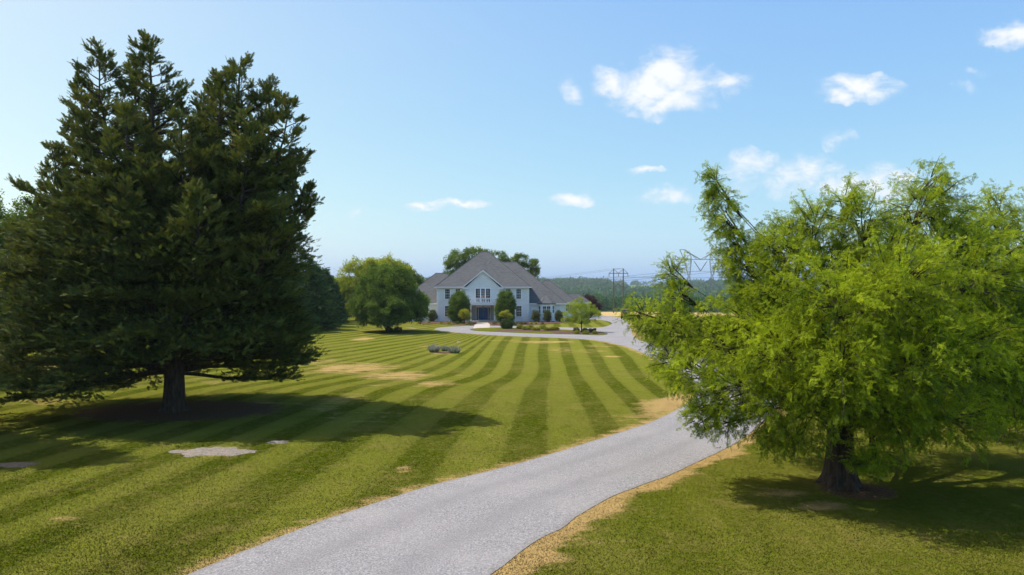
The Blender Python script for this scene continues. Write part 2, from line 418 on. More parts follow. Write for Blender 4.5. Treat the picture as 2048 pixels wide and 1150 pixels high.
    wd = t.attr('wood'); col = t.mix(wd, col, (.020, .045, .014))
    gf = t.attr('green'); col = t.mix(gf, col, (.11, .20, .05))
    h = t.math('ADD', n3, t.math('MULTIPLY', n4, .8))
    if blades:
        b = t.bsdf(t.mix(1.0, col, (1.05, 1.05, 1.0), 'MULTIPLY'), 1.0, spec=0.0, link=False); up = t.n('ShaderNodeCombineXYZ'); up.inputs[2].default_value = 1; up.inputs[0].default_value = -.15
        t.l(up.outputs[0], b.inputs['Normal']); t.l(b.outputs[0], t.out.inputs['Surface'])
    else: t.bsdf(col, 1.0, bump=h, bstr=.7, bdist=.05, spec=0.0)
    return t.m
M['blades'] = lawn('grass_blades', True, True)
M['lawn'] = lawn('mown_lawn'); M['grass'] = lawn('plain_grass', False)

# ------------------------------------------------------------------ driveway outline
inner_px = [(375,1150),(520,1090),(680,1030),(850,975),(1000,937),(1130,900),(1230,868),(1300,845),(1370,810),(1388,785),(1378,760),
            (1345,738),(1302,715),(1278,703),(1240,690),(1180,679.5),(1100,675),(1000,671),(920,665.5),(884,662)]
outer_px = [(981,1150),(1070,1083),(1128,1055),(1159,1030),(1221,995),(1292,967),(1340,950),(1418,913),(1469,888),(1512,857)]
inner = [(-15.5,.5),(-11.6,7),(-8.7,11.6)]+[gp(*p) for p in inner_px]
tip = [gp(*p) for p in [(868,659.3),(872,657),(885,654.8),(936,651.8),(981,651.3),(1049,652.8),(1118,654.5),(1165,655.6),(1205,654.2),(1222,649),(1223,645.5),
                        (1210,641.2),(1190,639.3),(1150,638)]]
court = [gp(*p) for p in [(1118,637),(1120,632.5),(1180,631),(1225,633),(1246,637),(1256,645),(1262,658),(1264,668),(1274,679)]]
outer = [(-9.3,.5),(-5.1,7),(-2.3,11.6)]+[gp(*p) for p in outer_px]+[(13.3,34.5),(15.6,40),(16.9,46),(17.3,53),(17.0,60),(16.3,67),(15.4,74)]
def jitter(poly, a, s):
    P = np.array(poly); 
    n = np.stack([fbm(P[:,0]*s, P[:,1]*s+31, o=3)-.5, fbm(P[:,0]*s+77, P[:,1]*s, o=3)-.5], 1)
    return [tuple(p) for p in P+n*a]
in_s = jitter(catmull(inner, 14), .10, 1.6); tip_s = catmull(tip, 6); court_s = catmull(court, 5); out_s = jitter(catmull(outer, 14), .07, 1.3)
drive_poly = in_s + tip_s + court_s + out_s[::-1]
# remove near duplicates
dp = [drive_poly[0]]
for p in drive_poly[1:]:
    if math.hypot(p[0]-dp[-1][0], p[1]-dp[-1][1]) > .04: dp.append(p)
drive_poly = dp
def sheet(name, poly, z, mat, skirt=.06, kind='structure', inset=0.0):
    mb = MB(); mb.slab(poly, z-skirt, z); o = mb.build(name, mat); tag(o, kind=kind); return o
def build_drive():
    n_in = 14*(3+14)                       # inner points up to the start of the loop
    A = in_s[:n_in+1]; B = out_s
    def resample(P, n):
        P = np.array(P); d = np.r_[0, np.cumsum(np.hypot(*np.diff(P, axis=0).T))]; t = np.linspace(0, d[-1], n); return np.stack([np.interp(t, d, P[:,0]), np.interp(t, d, P[:,1])], 1)
    n = 240; a = resample(A, n); b = resample(B, n); ks = 16; V = []; at_ = []; fc = []
    for i in range(n):
        for k in range(ks+1):
            f = k/ks; p = a[i]*(1-f)+b[i]*f; V.append((p[0], p[1], .014+.045*math.sin(PI*f))); at_.append(f)
    for i in range(n-1):
        for k in range(ks): q = i*(ks+1)+k; fc.append((q, q+1, q+ks+2, q+ks+1))
    def skirt(idx):
        for u_, v_ in zip(idx[:-1], idx[1:]):
            m = len(V); V.append((V[u_][0], V[u_][1], -.05)); V.append((V[v_][0], V[v_][1], -.05)); at_.extend([at_[u_], at_[v_]]); fc.append((u_, v_, m+1, m))
    skirt([i*(ks+1) for i in range(n)]); skirt([i*(ks+1)+ks for i in range(n)])
    # the turning loop and court beyond, joined to the end of the strip
    ring = [tuple(a[-1])]+list(in_s[n_in+1:])+tip_s+court_s+[tuple(b[-1])]+[tuple(b[-1]*(1-k/ks)+a[-1]*k/ks) for k in range(1, ks)]
    R2 = [ring[0]]
    for p in ring[1:]:
        if math.hypot(p[0]-R2[-1][0], p[1]-R2[-1][1]) > .04: R2.append(p)
    m = len(V); L_ = len(R2)
    for p in R2: V.append((p[0], p[1], .014)); at_.append(.5)
    fc.append(tuple(range(m, m+L_)))
    for i in range(L_-ks):
        j = i+1; q = len(V); V.append((R2[i][0], R2[i][1], -.05)); V.append((R2[j][0], R2[j][1], -.05)); at_.extend([.5, .5]); fc.append((m+i, m+j, q+1, q))
    me = bpy.data.meshes.new('driveway'); me.from_pydata(V, [], fc); me.materials.append(M['asphalt'])
    at2 = me.attributes.new('across', 'FLOAT', 'POINT'); at2.data.foreach_set('value', np.array(at_, np.float32))
    bm = bmesh.new(); bm.from_mesh(me); bmesh.ops.recalc_face_normals(bm, faces=bm.faces)
    for f_ in bm.faces:
        if abs(f_.normal.z) > .7 and f_.normal.z < 0: f_.normal_flip()
    bmesh.ops.triangulate(bm, faces=[f_ for f_ in bm.faces if len(f_.verts) > 4]); bm.to_mesh(me); bm.free()
    o = bpy.data.objects.new('driveway', me); C.objects.link(o); return tag(o, kind='structure')
drive = build_drive()

island_px = [(940,659),(950,657.2),(966,656.4),(1002,655.6),(1050,657.4),(1121,659.6),(1148,661),(1197,663.6),(1210,666),(1215,668.4),(1199,670.6),(1154,669.2),(1065,667),(997,664.2),(952,661.8)]
island_poly = catmull([gp(*p) for p in island_px], 4, True)

# ------------------------------------------------------------------ terrain
def terrain(x, y):
    x = np.asarray(x, float); y = np.asarray(y, float)
    z = np.interp(y, [-500, 146, 175, 300, 400, 560, 900, 1150, 1400, 1700, 2050, 2500, 4000], [0, 0, -.7, -5.0, -8.3, -15, -24, -20, -9.0, 1.5, 3, 2, 0])
    far = np.clip((y-500)/900, 0, 1)
    hill = 6*np.exp(-((x-170)/210)**2)*np.exp(-((y-1750)/420)**2) + 8*np.exp(-((x+260)/260)**2)*np.exp(-((y-1800)/420)**2) + 10*np.exp(-((x+900)/500)**2)
    hill = hill + 7*np.exp(-((x-380)/150)**2)*np.clip((y-1650)/350, 0, 1)
    n = (fbm(x/160., y/160., o=3)-.5)*8
    return z + far*(hill+n) + np.clip((y-150)/150, 0, 1)*(1-far)*(fbm(x/60., y/60., o=2)-.5)*1.0
def axis(lo, hi, d, dlo, dhi):
    a = list(np.arange(dlo, dhi+1e-6, d)); s = d; v = dhi
    while v < hi: s *= 1.14; v += s; a.append(v)
    s = d; v = dlo; b = []
    while v > lo: s *= 1.14; v -= s; b.append(v)
    return np.array(b[::-1]+a)
ax = axis(-2500, 2500, .3, -36, 34); ay = axis(-250, 2600, .3, 9, 112)
GX, GY = np.meshgrid(ax, ay)
def mow_field(x, y):
    # mower passes: near-parallel runs with a bend where the rise crosses the lawn
    c = x.copy()
    for _ in range(5):
        k = np.clip(.25*(4.3-c), 0, 2.6)
        a1 = np.clip(.02*(4.3-c), 0, .17)
        a2 = .045+np.clip((-4.5-c)*.022, 0, .36)
        t = np.clip((y-41)/9., 0, 1); t = t*t*(3-2*t)
        dx = np.where(y < 45, a1*(y-45), a2*(y-45)*np.clip((y-45)/8, 0, 1)) + k*(t-.5) + .05*np.sin(y*.16+c*.3)*2
        c = .4*c + .6*(x-dx)
    rightbend = np.clip((x-4)/6, 0, 1)*np.clip((60-y)/25, 0, 1)
    return (c + rightbend*1.0)/1.24
def blob(x, y, cx, cy, rx, ry, e=1.0):
    r = np.sqrt(((x-cx)/rx)**2+((y-cy)/ry)**2); return np.clip((1-r)*1.6, 0, 1)*e
cedar_xy = gp(350, 822); locust_xy = gp(1682, 972)
def dry_field(x, y):
    d = np.zeros_like(x)
    near = (y < 118) & (np.abs(x) < 45)
    X = x[near]; Y = y[near]
    dd = np.zeros_like(X)
    di = seg_dist(X, Y, in_s[::3]); do = seg_dist(X, Y, out_s[::3])
    wv = .7+.9*fbm(X*.35, Y*.35, o=2)
    dd = np.maximum(dd, np.clip(1.2-di/(.65*wv), 0, 1)*.85)
    bulge = np.exp(-((Y-36.5)/4.2)**2)
    dd = np.maximum(dd, np.clip(1.5-di/(1.7*wv), 0, 1)*bulge*1.3)
    dd = np.maximum(dd, np.clip(1.45-do/(.62*wv*(.5+1.0*fbm(X*.9+9, Y*.9, o=2))), 0, 1)*np.clip((40-Y)/5, 0, 1)*1.2)
    dd = np.maximum(dd, np.clip(1.2-do/(1.1*wv), 0, 1)*np.clip((Y-60)/5, 0, 1)*.9)
    do2 = seg_dist(X, Y, court_s[::2]); dd = np.maximum(dd, np.clip(1.2-do2/(1.3*wv), 0, 1)*.8)
    for (px, py, wpx, hpx, e) in [(700,738,130,17,.85),(790,752,110,15,.85),(870,768,70,9,.75),(640,724,60,10,.6),(760,770,60,8,.4),(808,936,30,13,.8),(425,903,105,14,.95),(556,884,38,6,.8),(32,929,52,7,.8),
                                  (128,1037,60,9,.6),(530,808,80,12,.55),(90,803,90,12,.5),(725,678,34,5,.9),(1150,672.5,0,0,0),(1090,684,90,4,.8),(1010,681,60,3,.5),(1120,700,60,10,.5),(1180,702,60,6,.5),
                                  (1225,713,28,3,.95),(1300,650,0,0,0),(990,872,40,6,.35),(890,706,48,5,.6),(925,752,60,6,.3),(1100,1080,120,40,.25),(1250,1075,70,25,.25),(1560,1110,90,20,.3),
                                  (1090,835,20,8,.3),(1260,880,130,14,.35),(1200,692,60,5,.5),(830,655,40,3,.5),(900,655,40,2,.4),(1560,985,80,16,.75),(1640,1012,90,18,.7)]:
        if wpx == 0: continue
        cx, cy = gp(px, py); y1 = gp(px, py-hpx)[1] if py-hpx > 577 else cy+8; y0 = gp(px, py+hpx)[1]
        dd = np.maximum(dd, blob(X, Y, cx, (y1+y0)/2, wpx/F*cy, (y1-y0)/2, e))
    # general sparse drought mottling
    dd = np.maximum(dd, np.clip(fbm(X*.11+5, Y*.11, o=4)-.56, 0, 1)*2.2)
    d[near] = dd
    return d
def bed_field(x, y):
    b = np.clip(1.25-np.sqrt(((x-cedar_xy[0]-.2)/6.6)**2+((y-cedar_xy[1]-.2)/3.9)**2)*1.0, 0, 1)
    b2 = np.clip(1.15-np.sqrt(((x-locust_xy[0]-.3)/1.7)**2+((y-locust_xy[1]+.4)/1.5)**2), 0, 1)
    rt = gp(776, 664); b3 = np.clip(1.2-np.sqrt(((x-rt[0]-1.5)/4.0)**2+((y-rt[1]-.5)/2.6)**2), 0, 1)
    lv = gp(890, 706); b4 = np.clip(1.2-np.sqrt(((x-lv[0])/2.2)**2+((y-lv[1]-.3)/1.3)**2), 0, 1)*.8
    return np.maximum(np.maximum(b, b2), np.maximum(b3, b4))
def plain_field(x, y):   # right of the drive the grass shows no mowing stripes
    cx = np.interp(y, [p[1] for p in outer], [p[0] for p in outer]); r = np.clip((x-cx)/1.0+.5, 0, 1)*(y < 80)
    soft = .10*np.clip((40-y)/10, 0, 1)*np.clip((2-x)/4, 0, 1); return np.maximum(r, soft)
gx = GX.ravel(); gy = GY.ravel(); gz = terrain(gx, gy)
fieldm = np.clip((gy-147)/4, 0, 1)*np.clip((430-gy)/20, 0, 1)*np.clip((gx-4)/8, 0, 1)
f1 = ((gy > 1480) & (gy < 1780) & (gx > 245+(gy-1480)*.02) & (gx < 400)).astype(float)
g1 = ((gy > 1780) & (gy < 2250) & (gx > 270) & (gx < 620)).astype(float)
wood = np.clip((gy-430)/30, 0, 1)*(1-f1)*(1-g1)
ny, nx = GX.shape
idx = np.arange(ny*nx).reshape(ny, nx)
Q = np.stack([idx[:-1,:-1], idx[:-1,1:], idx[1:,1:], idx[1:,:-1]], -1).reshape(-1, 4)
ground = fast_mesh('ground', np.stack([gx, gy, gz], 1), Q, M['lawn'], dict(mow=mow_field(gx, gy), dry=dry_field(gx, gy), bed=bed_field(gx, gy), plain=plain_field(gx, gy),
                   field=np.maximum(fieldm, f1*.9), wood=wood, green=g1), smooth=True)
tag(ground, kind='structure')

# ---- grass blades that break up the near lawn (one mass nobody could count)
def grass_blades():
    n = 760000
    D = 12.5 + (62-12.5)*rng.random(n)**2.0
    X = (rng.random(n)*2-1)*(.79*D)
    inn = inside_poly(X, D, drive_poly[::2])
    keep = ~inn & (bed_field(X, D) < .45)
    X = X[keep]; D = D[keep]; n = len(X)
    dr = dry_field(X, D); mw = mow_field(X, D); bd = bed_field(X, D)
    a = rng.random(n)*2*PI; h = (.010+.015*rng.random(n))*(1+.5*fbm(X*.8, D*.8, o=2))*np.clip((64-D)/30, 0, 1); w = .006+.006*rng.random(n) + D*.0003
    lean = (.3+1.3*rng.random(n))*h; la = rng.random(n)*2*PI
    V = np.empty((n, 3, 3))
    V[:,0] = np.stack([X-np.cos(a)*w, D-np.sin(a)*w, np.full(n, -.005)], 1)
    V[:,1] = np.stack([X+np.cos(a)*w, D+np.sin(a)*w, np.full(n, -.005)], 1)
    V[:,2] = np.stack([X+np.cos(la)*lean, D+np.sin(la)*lean, h], 1)
    T = np.arange(3*n).reshape(n, 3); r3 = lambda q: np.repeat(q, 3)
    o = fast_mesh('grass', V.reshape(-1, 3), T, M['blades'], dict(mow=r3(mw), dry=r3(dr), bed=r3(bd), plain=r3(plain_field(X, D))))
    tag(o, 'short mown grass blades covering the lawn either side of the drive', 'grass', kind='stuff')
grass_blades()

# islands of grass and beds, all raised a little
def patch(name, poly, z, mat, kind='structure'):
    return sheet(name, poly, z, mat, .12, kind)
patch('grass_island', island_poly, .06, M['grass'])
mul1 = catmull([gp(*p) for p in [(992,660.5),(1040,659.5),(1120,662.0),(1127,664.2),(1060,663.8),(1000,662.4)]], 5, True); patch('mulch_bed', mul1, .07, M['mulch'])
mul2 = catmull([gp(*p) for p in [(1100,665.6),(1140,662.6),(1190,664.6),(1211,667.6),(1196,669.6),(1150,668.4)]], 5, True); patch('mulch_bed', mul2, .075, M['mulch'])
bedL = catmull([gp(*p) for p in [(838,646),(870,643.0),(946,643.6),(949,650.3),(925,649.8),(880,648.0),(850,648.4)]], 4, True); patch('mulch_bed', bedL, .05, M['mulch'])
bedR = catmull([gp(*p) for p in [(982,643.2),(1060,643.4),(1135,642.6),(1128,645.3),(1100,648),(1060,649.6),(1000,650.6),(983,650.2)]], 4, True); patch('mulch_bed', bedR, .05, M['mulch'])
walk = [gp(*p) for p in [(950,645.6),(979.5,645.6),(980,651),(979,656.3),(946.5,657.2),(948.5,651)]]
sheet('walkway', walk, .045, M['concrete'], .03)

# ------------------------------------------------------------------ foliage
def tmpl_conifer(r):
    V = []; T = []
    for i in range(8):
        t = .08+i*.115
        for s in (-1, 1):
            L = .42*(1-t*.55)*(.8+.4*r.random()); a = R(38+18*r.random())*s
            b = np.array([t, 0, (r.random()-.5)*.08]); d = np.array([math.cos(a), math.sin(a), (r.random()-.5)*.6]); d /= np.linalg.norm(d)
            p = np.array([-d[1], d[0], (r.random()-.5)*1.2])*.062
            n = len(V); V += [b-p, b+p, b+d*L]; T.append((n, n+1, n+2))
    n = len(V); V += [np.array([.7, -.05, 0]), np.array([.7, .05, 0]), np.array([1.12, 0, 0])]; T.append((n, n+1, n+2))
    return np.array(V), np.array(T)
def tmpl_pinnate(r):
    V = []; T = []
    for i in range(7):
        t = .10+i*.135; droop = -.22*t*t
        for s in (-1, 1):
            L = .30*(.75+.5*r.random())*(1-.35*t); a = R(52+18*r.random())*s; dz = -.25+(r.random()-.5)*.7
            b = np.array([t, 0, droop]); d = np.array([math.cos(a), math.sin(a), dz]); d /= np.linalg.norm(d)
            p = np.array([-d[1], d[0], (r.random()-.5)])*.055
            n = len(V); V += [b, b+d*L*.5-p, b+d*L, b+d*L*.5+p]; T += [(n, n+1, n+2), (n, n+2, n+3)]
    return np.array(V), np.array(T)
def tmpl_broad(r, n_=9, ls=.42):
    V = []; T = []
    for i in range(n_):
        c = r.normal(size=3)*.36; c[0] += .3
        d = r.normal(size=3); d[2] *= .6; d /= np.linalg.norm(d); q = np.cross(d, r.normal(size=3)); q /= np.linalg.norm(q)
        L = ls*(.7+.6*r.random()); w = L*.34
        n = len(V); V += [c, c+d*L*.5-q*w, c+d*L, c+d*L*.5+q*w]; T += [(n, n+1, n+2), (n, n+2, n+3)]
    return np.array(V), np.array(T)
_r = np.random.default_rng(3)
TM = dict(conifer=[tmpl_conifer(_r) for _ in range(5)], pinnate=[tmpl_pinnate(_r) for _ in range(5)], broad=[tmpl_broad(_r) for _ in range(6)],
          broad_fine=[tmpl_broad(_r, 12, .30) for _ in range(6)], broad_big=[tmpl_broad(_r, 7, .7) for _ in range(6)])
def foliage(name, O, Dr, S, kind, mat, parent, tint=None, flat=0.0):
    """place one spray template at each origin; Dr main direction; flat: 0 random roll, 1 spray lies level"""
    O = np.asarray(O, float); Dr = np.asarray(Dr, float); S = np.asarray(S, float); n = len(O)
    Dr = Dr/np.maximum(np.linalg.norm(Dr, axis=1, keepdims=True), 1e-6)
    up = rng.normal(size=(n, 3))*(1-flat); up[:,2] += flat*1.5
    sd = np.cross(up, Dr); sd /= np.maximum(np.linalg.norm(sd, axis=1, keepdims=True), 1e-6); nz = np.cross(Dr, sd)
    tint = rng.random(n) if tint is None else tint
    which = rng.integers(0, len(TM[kind]), n); Vs = []; Ts = []; As = []; off = 0
    for k, (tv, tt) in enumerate(TM[kind]):
        m = which == k; c = m.sum()
        if not c: continue
        P = O[m][:,None,:] + S[m][:,None,None]*(tv[None,:,0:1]*Dr[m][:,None,:]+tv[None,:,1:2]*sd[m][:,None,:]+tv[None,:,2:3]*nz[m][:,None,:])
        Vs.append(P.reshape(-1, 3)); Ts.append((tt[None]+(np.arange(c)*len(tv))[:,None,None]).reshape(-1, 3)+off); As.append(np.repeat(tint[m], len(tv)))
        off += c*len(tv)
    return fast_mesh(name, np.concatenate(Vs), np.concatenate(Ts), mat, dict(tint=np.concatenate(As)), parent=parent)
def wavy(a, b, n, amp, sag=0.0, r=random):
    a = Vector(a); b = Vector(b); L = (b-a).length; out = []
    o1 = Vector((r.uniform(-1,1), r.uniform(-1,1), r.uniform(-.5,.5)))*amp*L; o2 = Vector((r.uniform(-1,1), r.uniform(-1,1), r.uniform(-.5,.5)))*amp*L*.5
    for i in range(n+1):
        t = i/n; p = a.lerp(b, t)+o1*math.sin(PI*t)+o2*math.sin(2*PI*t); p.z += sag*math.sin(PI*t)*L
        out.append(p)
    return out
def trunk_flare(mb, top, r0, r1, n=14, seed=0, base=(0,0,0)):
    """tapered, ribbed trunk with root flare"""
    rr = random.Random(seed); top = Vector(top); vs = []; fs = []; hs = [-.15, 0, .12, .3, .6, 1.0, 1.5, 2.2]
    hs = [h for h in hs if h < top.z*.95]+[top.z]
    ph = [rr.uniform(0, 6.28) for _ in range(3)]
    for i, h in enumerate(hs):
        t = max(0, h)/top.z; rad = r0*(1-t)+r1*t; fl = 1+.55*math.exp(-max(h, 0)/.28)
        for k in range(n):
            a = 2*PI*k/n; rib = 1+.10*math.sin(5*a+ph[0])+.07*math.sin(8*a+ph[1]+h*.6)
            q = rad*(1+(fl-1)*(.6+.4*math.sin(5*a+ph[0])))*rib
            vs.append((top.x*t+math.cos(a)*q, top.y*t+math.sin(a)*q, h))
    for i in range(len(hs)-1):
        for k in range(n): fs.append((i*n+k, i*n+(k+1) % n, (i+1)*n+(k+1) % n, (i+1)*n+k))
    fs.append(tuple((len(hs)-1)*n+k for k in range(n)))
    mb.add(vs, fs)

# ---- the big red cedar
def cedar():
    rr = np.random.default_rng(21); rnd = random.Random(4)
    root = empty('cedar_tree', (cedar_xy[0], cedar_xy[1], 0), label='huge dark cedar with two peaked tops and a thick bare trunk, left of the drive', cat='tree')
    s = cedar_xy[1]/F
    def loc(px, py, dy=0.0):
        D = cedar_xy[1]+dy; return Vector(((px-1024)/F*D-cedar_xy[0], dy, H+(575-py)/F*D))
    mb = MB(); trunk_flare(mb, (0, 0, 3.0), .50, .38, seed=3)
    O = []; Dn = []; S = []; Ti = []
    def branch(a, d, L, curve, nb, sp_len, tint0, rad):
        """one bough: axis bends by curve, carries side shoots that carry sprays"""
        d = Vector(d).normalized(); pts = []; p = Vector(a); st = L/7
        dd = d.copy()
        for i in range(8):
            pts.append(p.copy()); dd = (dd+Vector((rnd.gauss(0,.10), rnd.gauss(0,.10), curve+rnd.gauss(0,.05)))).normalized(); p = p+dd*st
        if rad > .012: mb.tube(pts, [rad*(1-.85*i/7) for i in range(8)], 4, cap=False)
        P = np.array(pts); side = Vector((-d.y, d.x, 0))
        if side.length < .1: side = Vector((1, 0, 0))
        side.normalize()
        for j in range(nb):
            t = .18+.82*(rnd.random()**.75); f = t*7; i = min(int(f), 6); q = P[i]+(P[i+1]-P[i])*(f-i); ax_ = P[min(i+1, 7)]-P[i]; ax_ /= np.linalg.norm(ax_)
            sg = rnd.choice((-1, 1)); wl = L*.30*(1.05-t*.75)*rnd.uniform(.5, 1.15)+.25
            v = ax_*rnd.uniform(.5, 1.0)+np.array(side)*sg*rnd.uniform(.3, 1.0)+np.array((0, 0, rnd.uniform(-.12, .34))); v /= np.linalg.norm(v)
            ns = max(2, int(wl/.12))
            for k in range(ns):
                w = (k+rnd.random())/ns*wl; o = q+v*w+rr.normal(size=3)*np.array((.06,.06,.03)); o[2] += .10*w*w
                O.append(o); Dn.append(v+rr.normal(size=3)*np.array((.45,.45,.22))+np.array((0, 0, .20))); S.append(sp_len*rnd.uniform(.65, 1.35)); Ti.append(min(1, max(0, tint0+rnd.uniform(-.3, .3))))
        for k in range(5):     # pointed tip
            o = P[7]+rr.normal(size=3)*.06-(P[7]-P[6])*k*.35; O.append(o); Dn.append((P[7]-P[6])/np.linalg.norm(P[7]-P[6])+rr.normal(size=3)*.22+np.array((0,0,.25))); S.append(sp_len*rnd.uniform(1.0, 1.5)); Ti.append(tint0)
    # leaders: (tip px, tip py, depth, foot height, crown length, max bough)
    leaders = [(302,80,.4,2.6,11.5,2.7),(200,102,-.8,3.5,9.5,1.7),(482,124,.2,2.8,11.5,2.8),(572,196,-.6,3.5,9.5,1.6),(405,190,1.0,3,8,1.6),(365,232,-2.4,3,7,1.9),
               (250,215,-2.6,3,7.5,2.4),(500,240,-2.8,3,7.5,2.5),(300,200,3.0,3,8,2.6),(470,210,3.0,3,8,2.6),(146,255,.6,3.5,6.5,1.2),(165,178,.2,4,6,.9),(265,128,.9,4,6,1.0),(440,150,-1.,4,6,1.1),(530,170,.8,4,6,1.0),(608,372,-.9,3,4.6,1.0),(104,300,-.3,3.5,5,.8),(600,305,.8,3.5,6.5,1.5),
               (150,392,-1.2,2.6,4.0,2.0),(75,400,.8,2.6,3.8,1.8),(118,400,2.4,2.6,4,2.2),(30,455,-.4,2.2,3.2,1.9),(20,540,-1,2,3,2.0),(60,470,-2.2,2,3.2,2.0),(180,400,-3.4,2.4,3.8,2.2),(560,400,-2.8,2.6,4.5,1.7),(400,380,-4.6,2.6,4,2.2),(260,380,-4.4,2.6,4,2.3)]
    for li, (px, py, dy, fz, cl, mx) in enumerate(leaders):
        tipp = loc(px, py, dy); foot = Vector((tipp.x*.10, tipp.y*.10, fz)); n = 12; pts = []
        for i in range(n+1):
            t = i/n; h = t**.8; x = foot.x+(tipp.x-foot.x)*(1-(1-t)**1.8); y = foot.y+(tipp.y-foot.y)*(1-(1-t)**1.8)
            pts.append(Vector((x+rnd.gauss(0,.05), y+rnd.gauss(0,.05), foot.z+(tipp.z-foot.z)*t)))
        r0 = .24 if li in (0, 2) else .13
        mb.tube(pts, [r0*(1-.93*i/n)+.012 for i in range(n+1)], 6, cap=False)
        zt = tipp.z; nb = int(cl*7)
        for b in range(nb):
            below = cl*((b+rnd.random())/nb)**1.05+.12; z = zt-below
            if z < 2.4: continue
            t = (z-foot.z)/(zt-foot.z); t = min(max(t, 0), .999); f = t*n; i = int(f); q = pts[i].lerp(pts[i+1], f-i)
            L = min(mx, .35+.42*below)*rnd.uniform(.65, 1.15)
            a = rnd.uniform(0, 2*PI); up = .62*math.exp(-below/2.2)+.12
            if below > 6.5: L *= .75
            branch(q, (math.cos(a), math.sin(a), up), L, .055, int(6+L*6.5), .28, .74-.04*below+rnd.uniform(-.25,.25), .035*L if L > .9 else .01)  # tint drops below each tip: sunlit top put into leaf colour
        for k in range(14):  # wispy leader tip
            O.append(np.array(tipp)-np.array((0,0,.08*k))+rr.normal(size=3)*.035*(1+k*.3)); Dn.append(np.array((rnd.gauss(0,.35)+.15, rnd.gauss(0,.3), 1))); S.append(.30+.02*k); Ti.append(.6)
    # skirt of long boughs off the main trunk
    zs = [1.9+9.0*(i/225.) for i in range(225)]
    for i, z in enumerate(zs):
        a = i*2.39996+rnd.uniform(-.3, .3); cx = math.cos(a); cy = math.sin(a)
        left = 8.5*np.interp(z, [0, 2, 4, 6, 8, 9.5, 11], [.85, .98, 1.0, .97, .88, .60, .36]); right = 7.0*np.interp(z, [0, 2, 4, 6, 8, 9.5, 11], [.8, .92, .92, .86, .84, .86, .85])
        deep = 5.9*np.interp(z, [0, 2, 4, 8, 11], [.85, 1, 1, .9, .7])
        Lx = left if cx < 0 else right; L = 1/math.sqrt((cx/Lx)**2+(cy/deep)**2)*rnd.uniform(.80, 1.02)
        if cy < -.35 and z < 3.0 and cx > -.45: continue
        if cy < -.5: L *= .95
        rise = np.interp(z, [1.9, 4, 11], [-.12, .08, .30])
        branch((cx*.3, cy*.3, max(z, 1.9)), (cx, cy, rise), L, np.interp(z, [1.9, 5, 11], [.004, .004, .02]), int(12+L*8.0), .29, .42+rnd.uniform(-.25,.25), .06+.008*L)  # darker tint here: shade of the lower crown put into leaf colour
    # dense outer clumps of the lower crown
    for i in range(1350):
        a = rnd.uniform(0, 2*PI); cx = math.cos(a); cy = math.sin(a); zl = .85 if cx < -.15 else 1.5; z = zl+(9.8-zl)*rnd.random()**.95
        Lx = (8.2*np.interp(z, [0, 1.5, 3, 6, 8, 9.5, 11], [.78, .90, 1.0, .98, .86, .62, .4])) if cx < 0 else 6.9*np.interp(z, [0, 1.5, 3, 6, 8, 11], [.5, .78, .93, .86, .84, .8])
        deep = 5.8*np.interp(z, [0, 1.5, 3, 8, 11], [.6, .8, 1, .88, .7]); L = 1/math.sqrt((cx/Lx)**2+(cy/deep)**2)*(.80+.22*rnd.random())*(.86+.28*float(vnoise(np.array([a*2.2]), np.array([z*.8]))[0]))
        if cy < -.25 and z < 3.1 and cx > -.45: continue
        c0 = np.array((cx*L, cy*L, z)); tt = rnd.uniform(.15, .75); w = rnd.uniform(.35, .75)
        for k in range(13):
            O.append(c0+rr.normal(size=3)*np.array((w, w, w*.35))*.7); Dn.append(np.array((cx, cy, .35))+rr.normal(size=3)*.45); S.append(.30*rnd.uniform(.7, 1.3)); Ti.append(min(1, max(0, tt+rnd.gauss(0, .15))))
    mb.build('trunk', M['bark'], root)
    O = np.array(O); Dn = np.array(Dn); S = np.array(S); Ti = np.array(Ti)
    O[:,2] = np.maximum(O[:,2], np.where(O[:,0] < -2, .5, 1.15)+.4*vnoise(O[:,0]*.8, O[:,1]*.8))
    print('cedar sprays', len(O))
    foliage('crown', O, Dn, S, 'conifer', M['cedar_leaf'], root, Ti, flat=.5)
cedar()

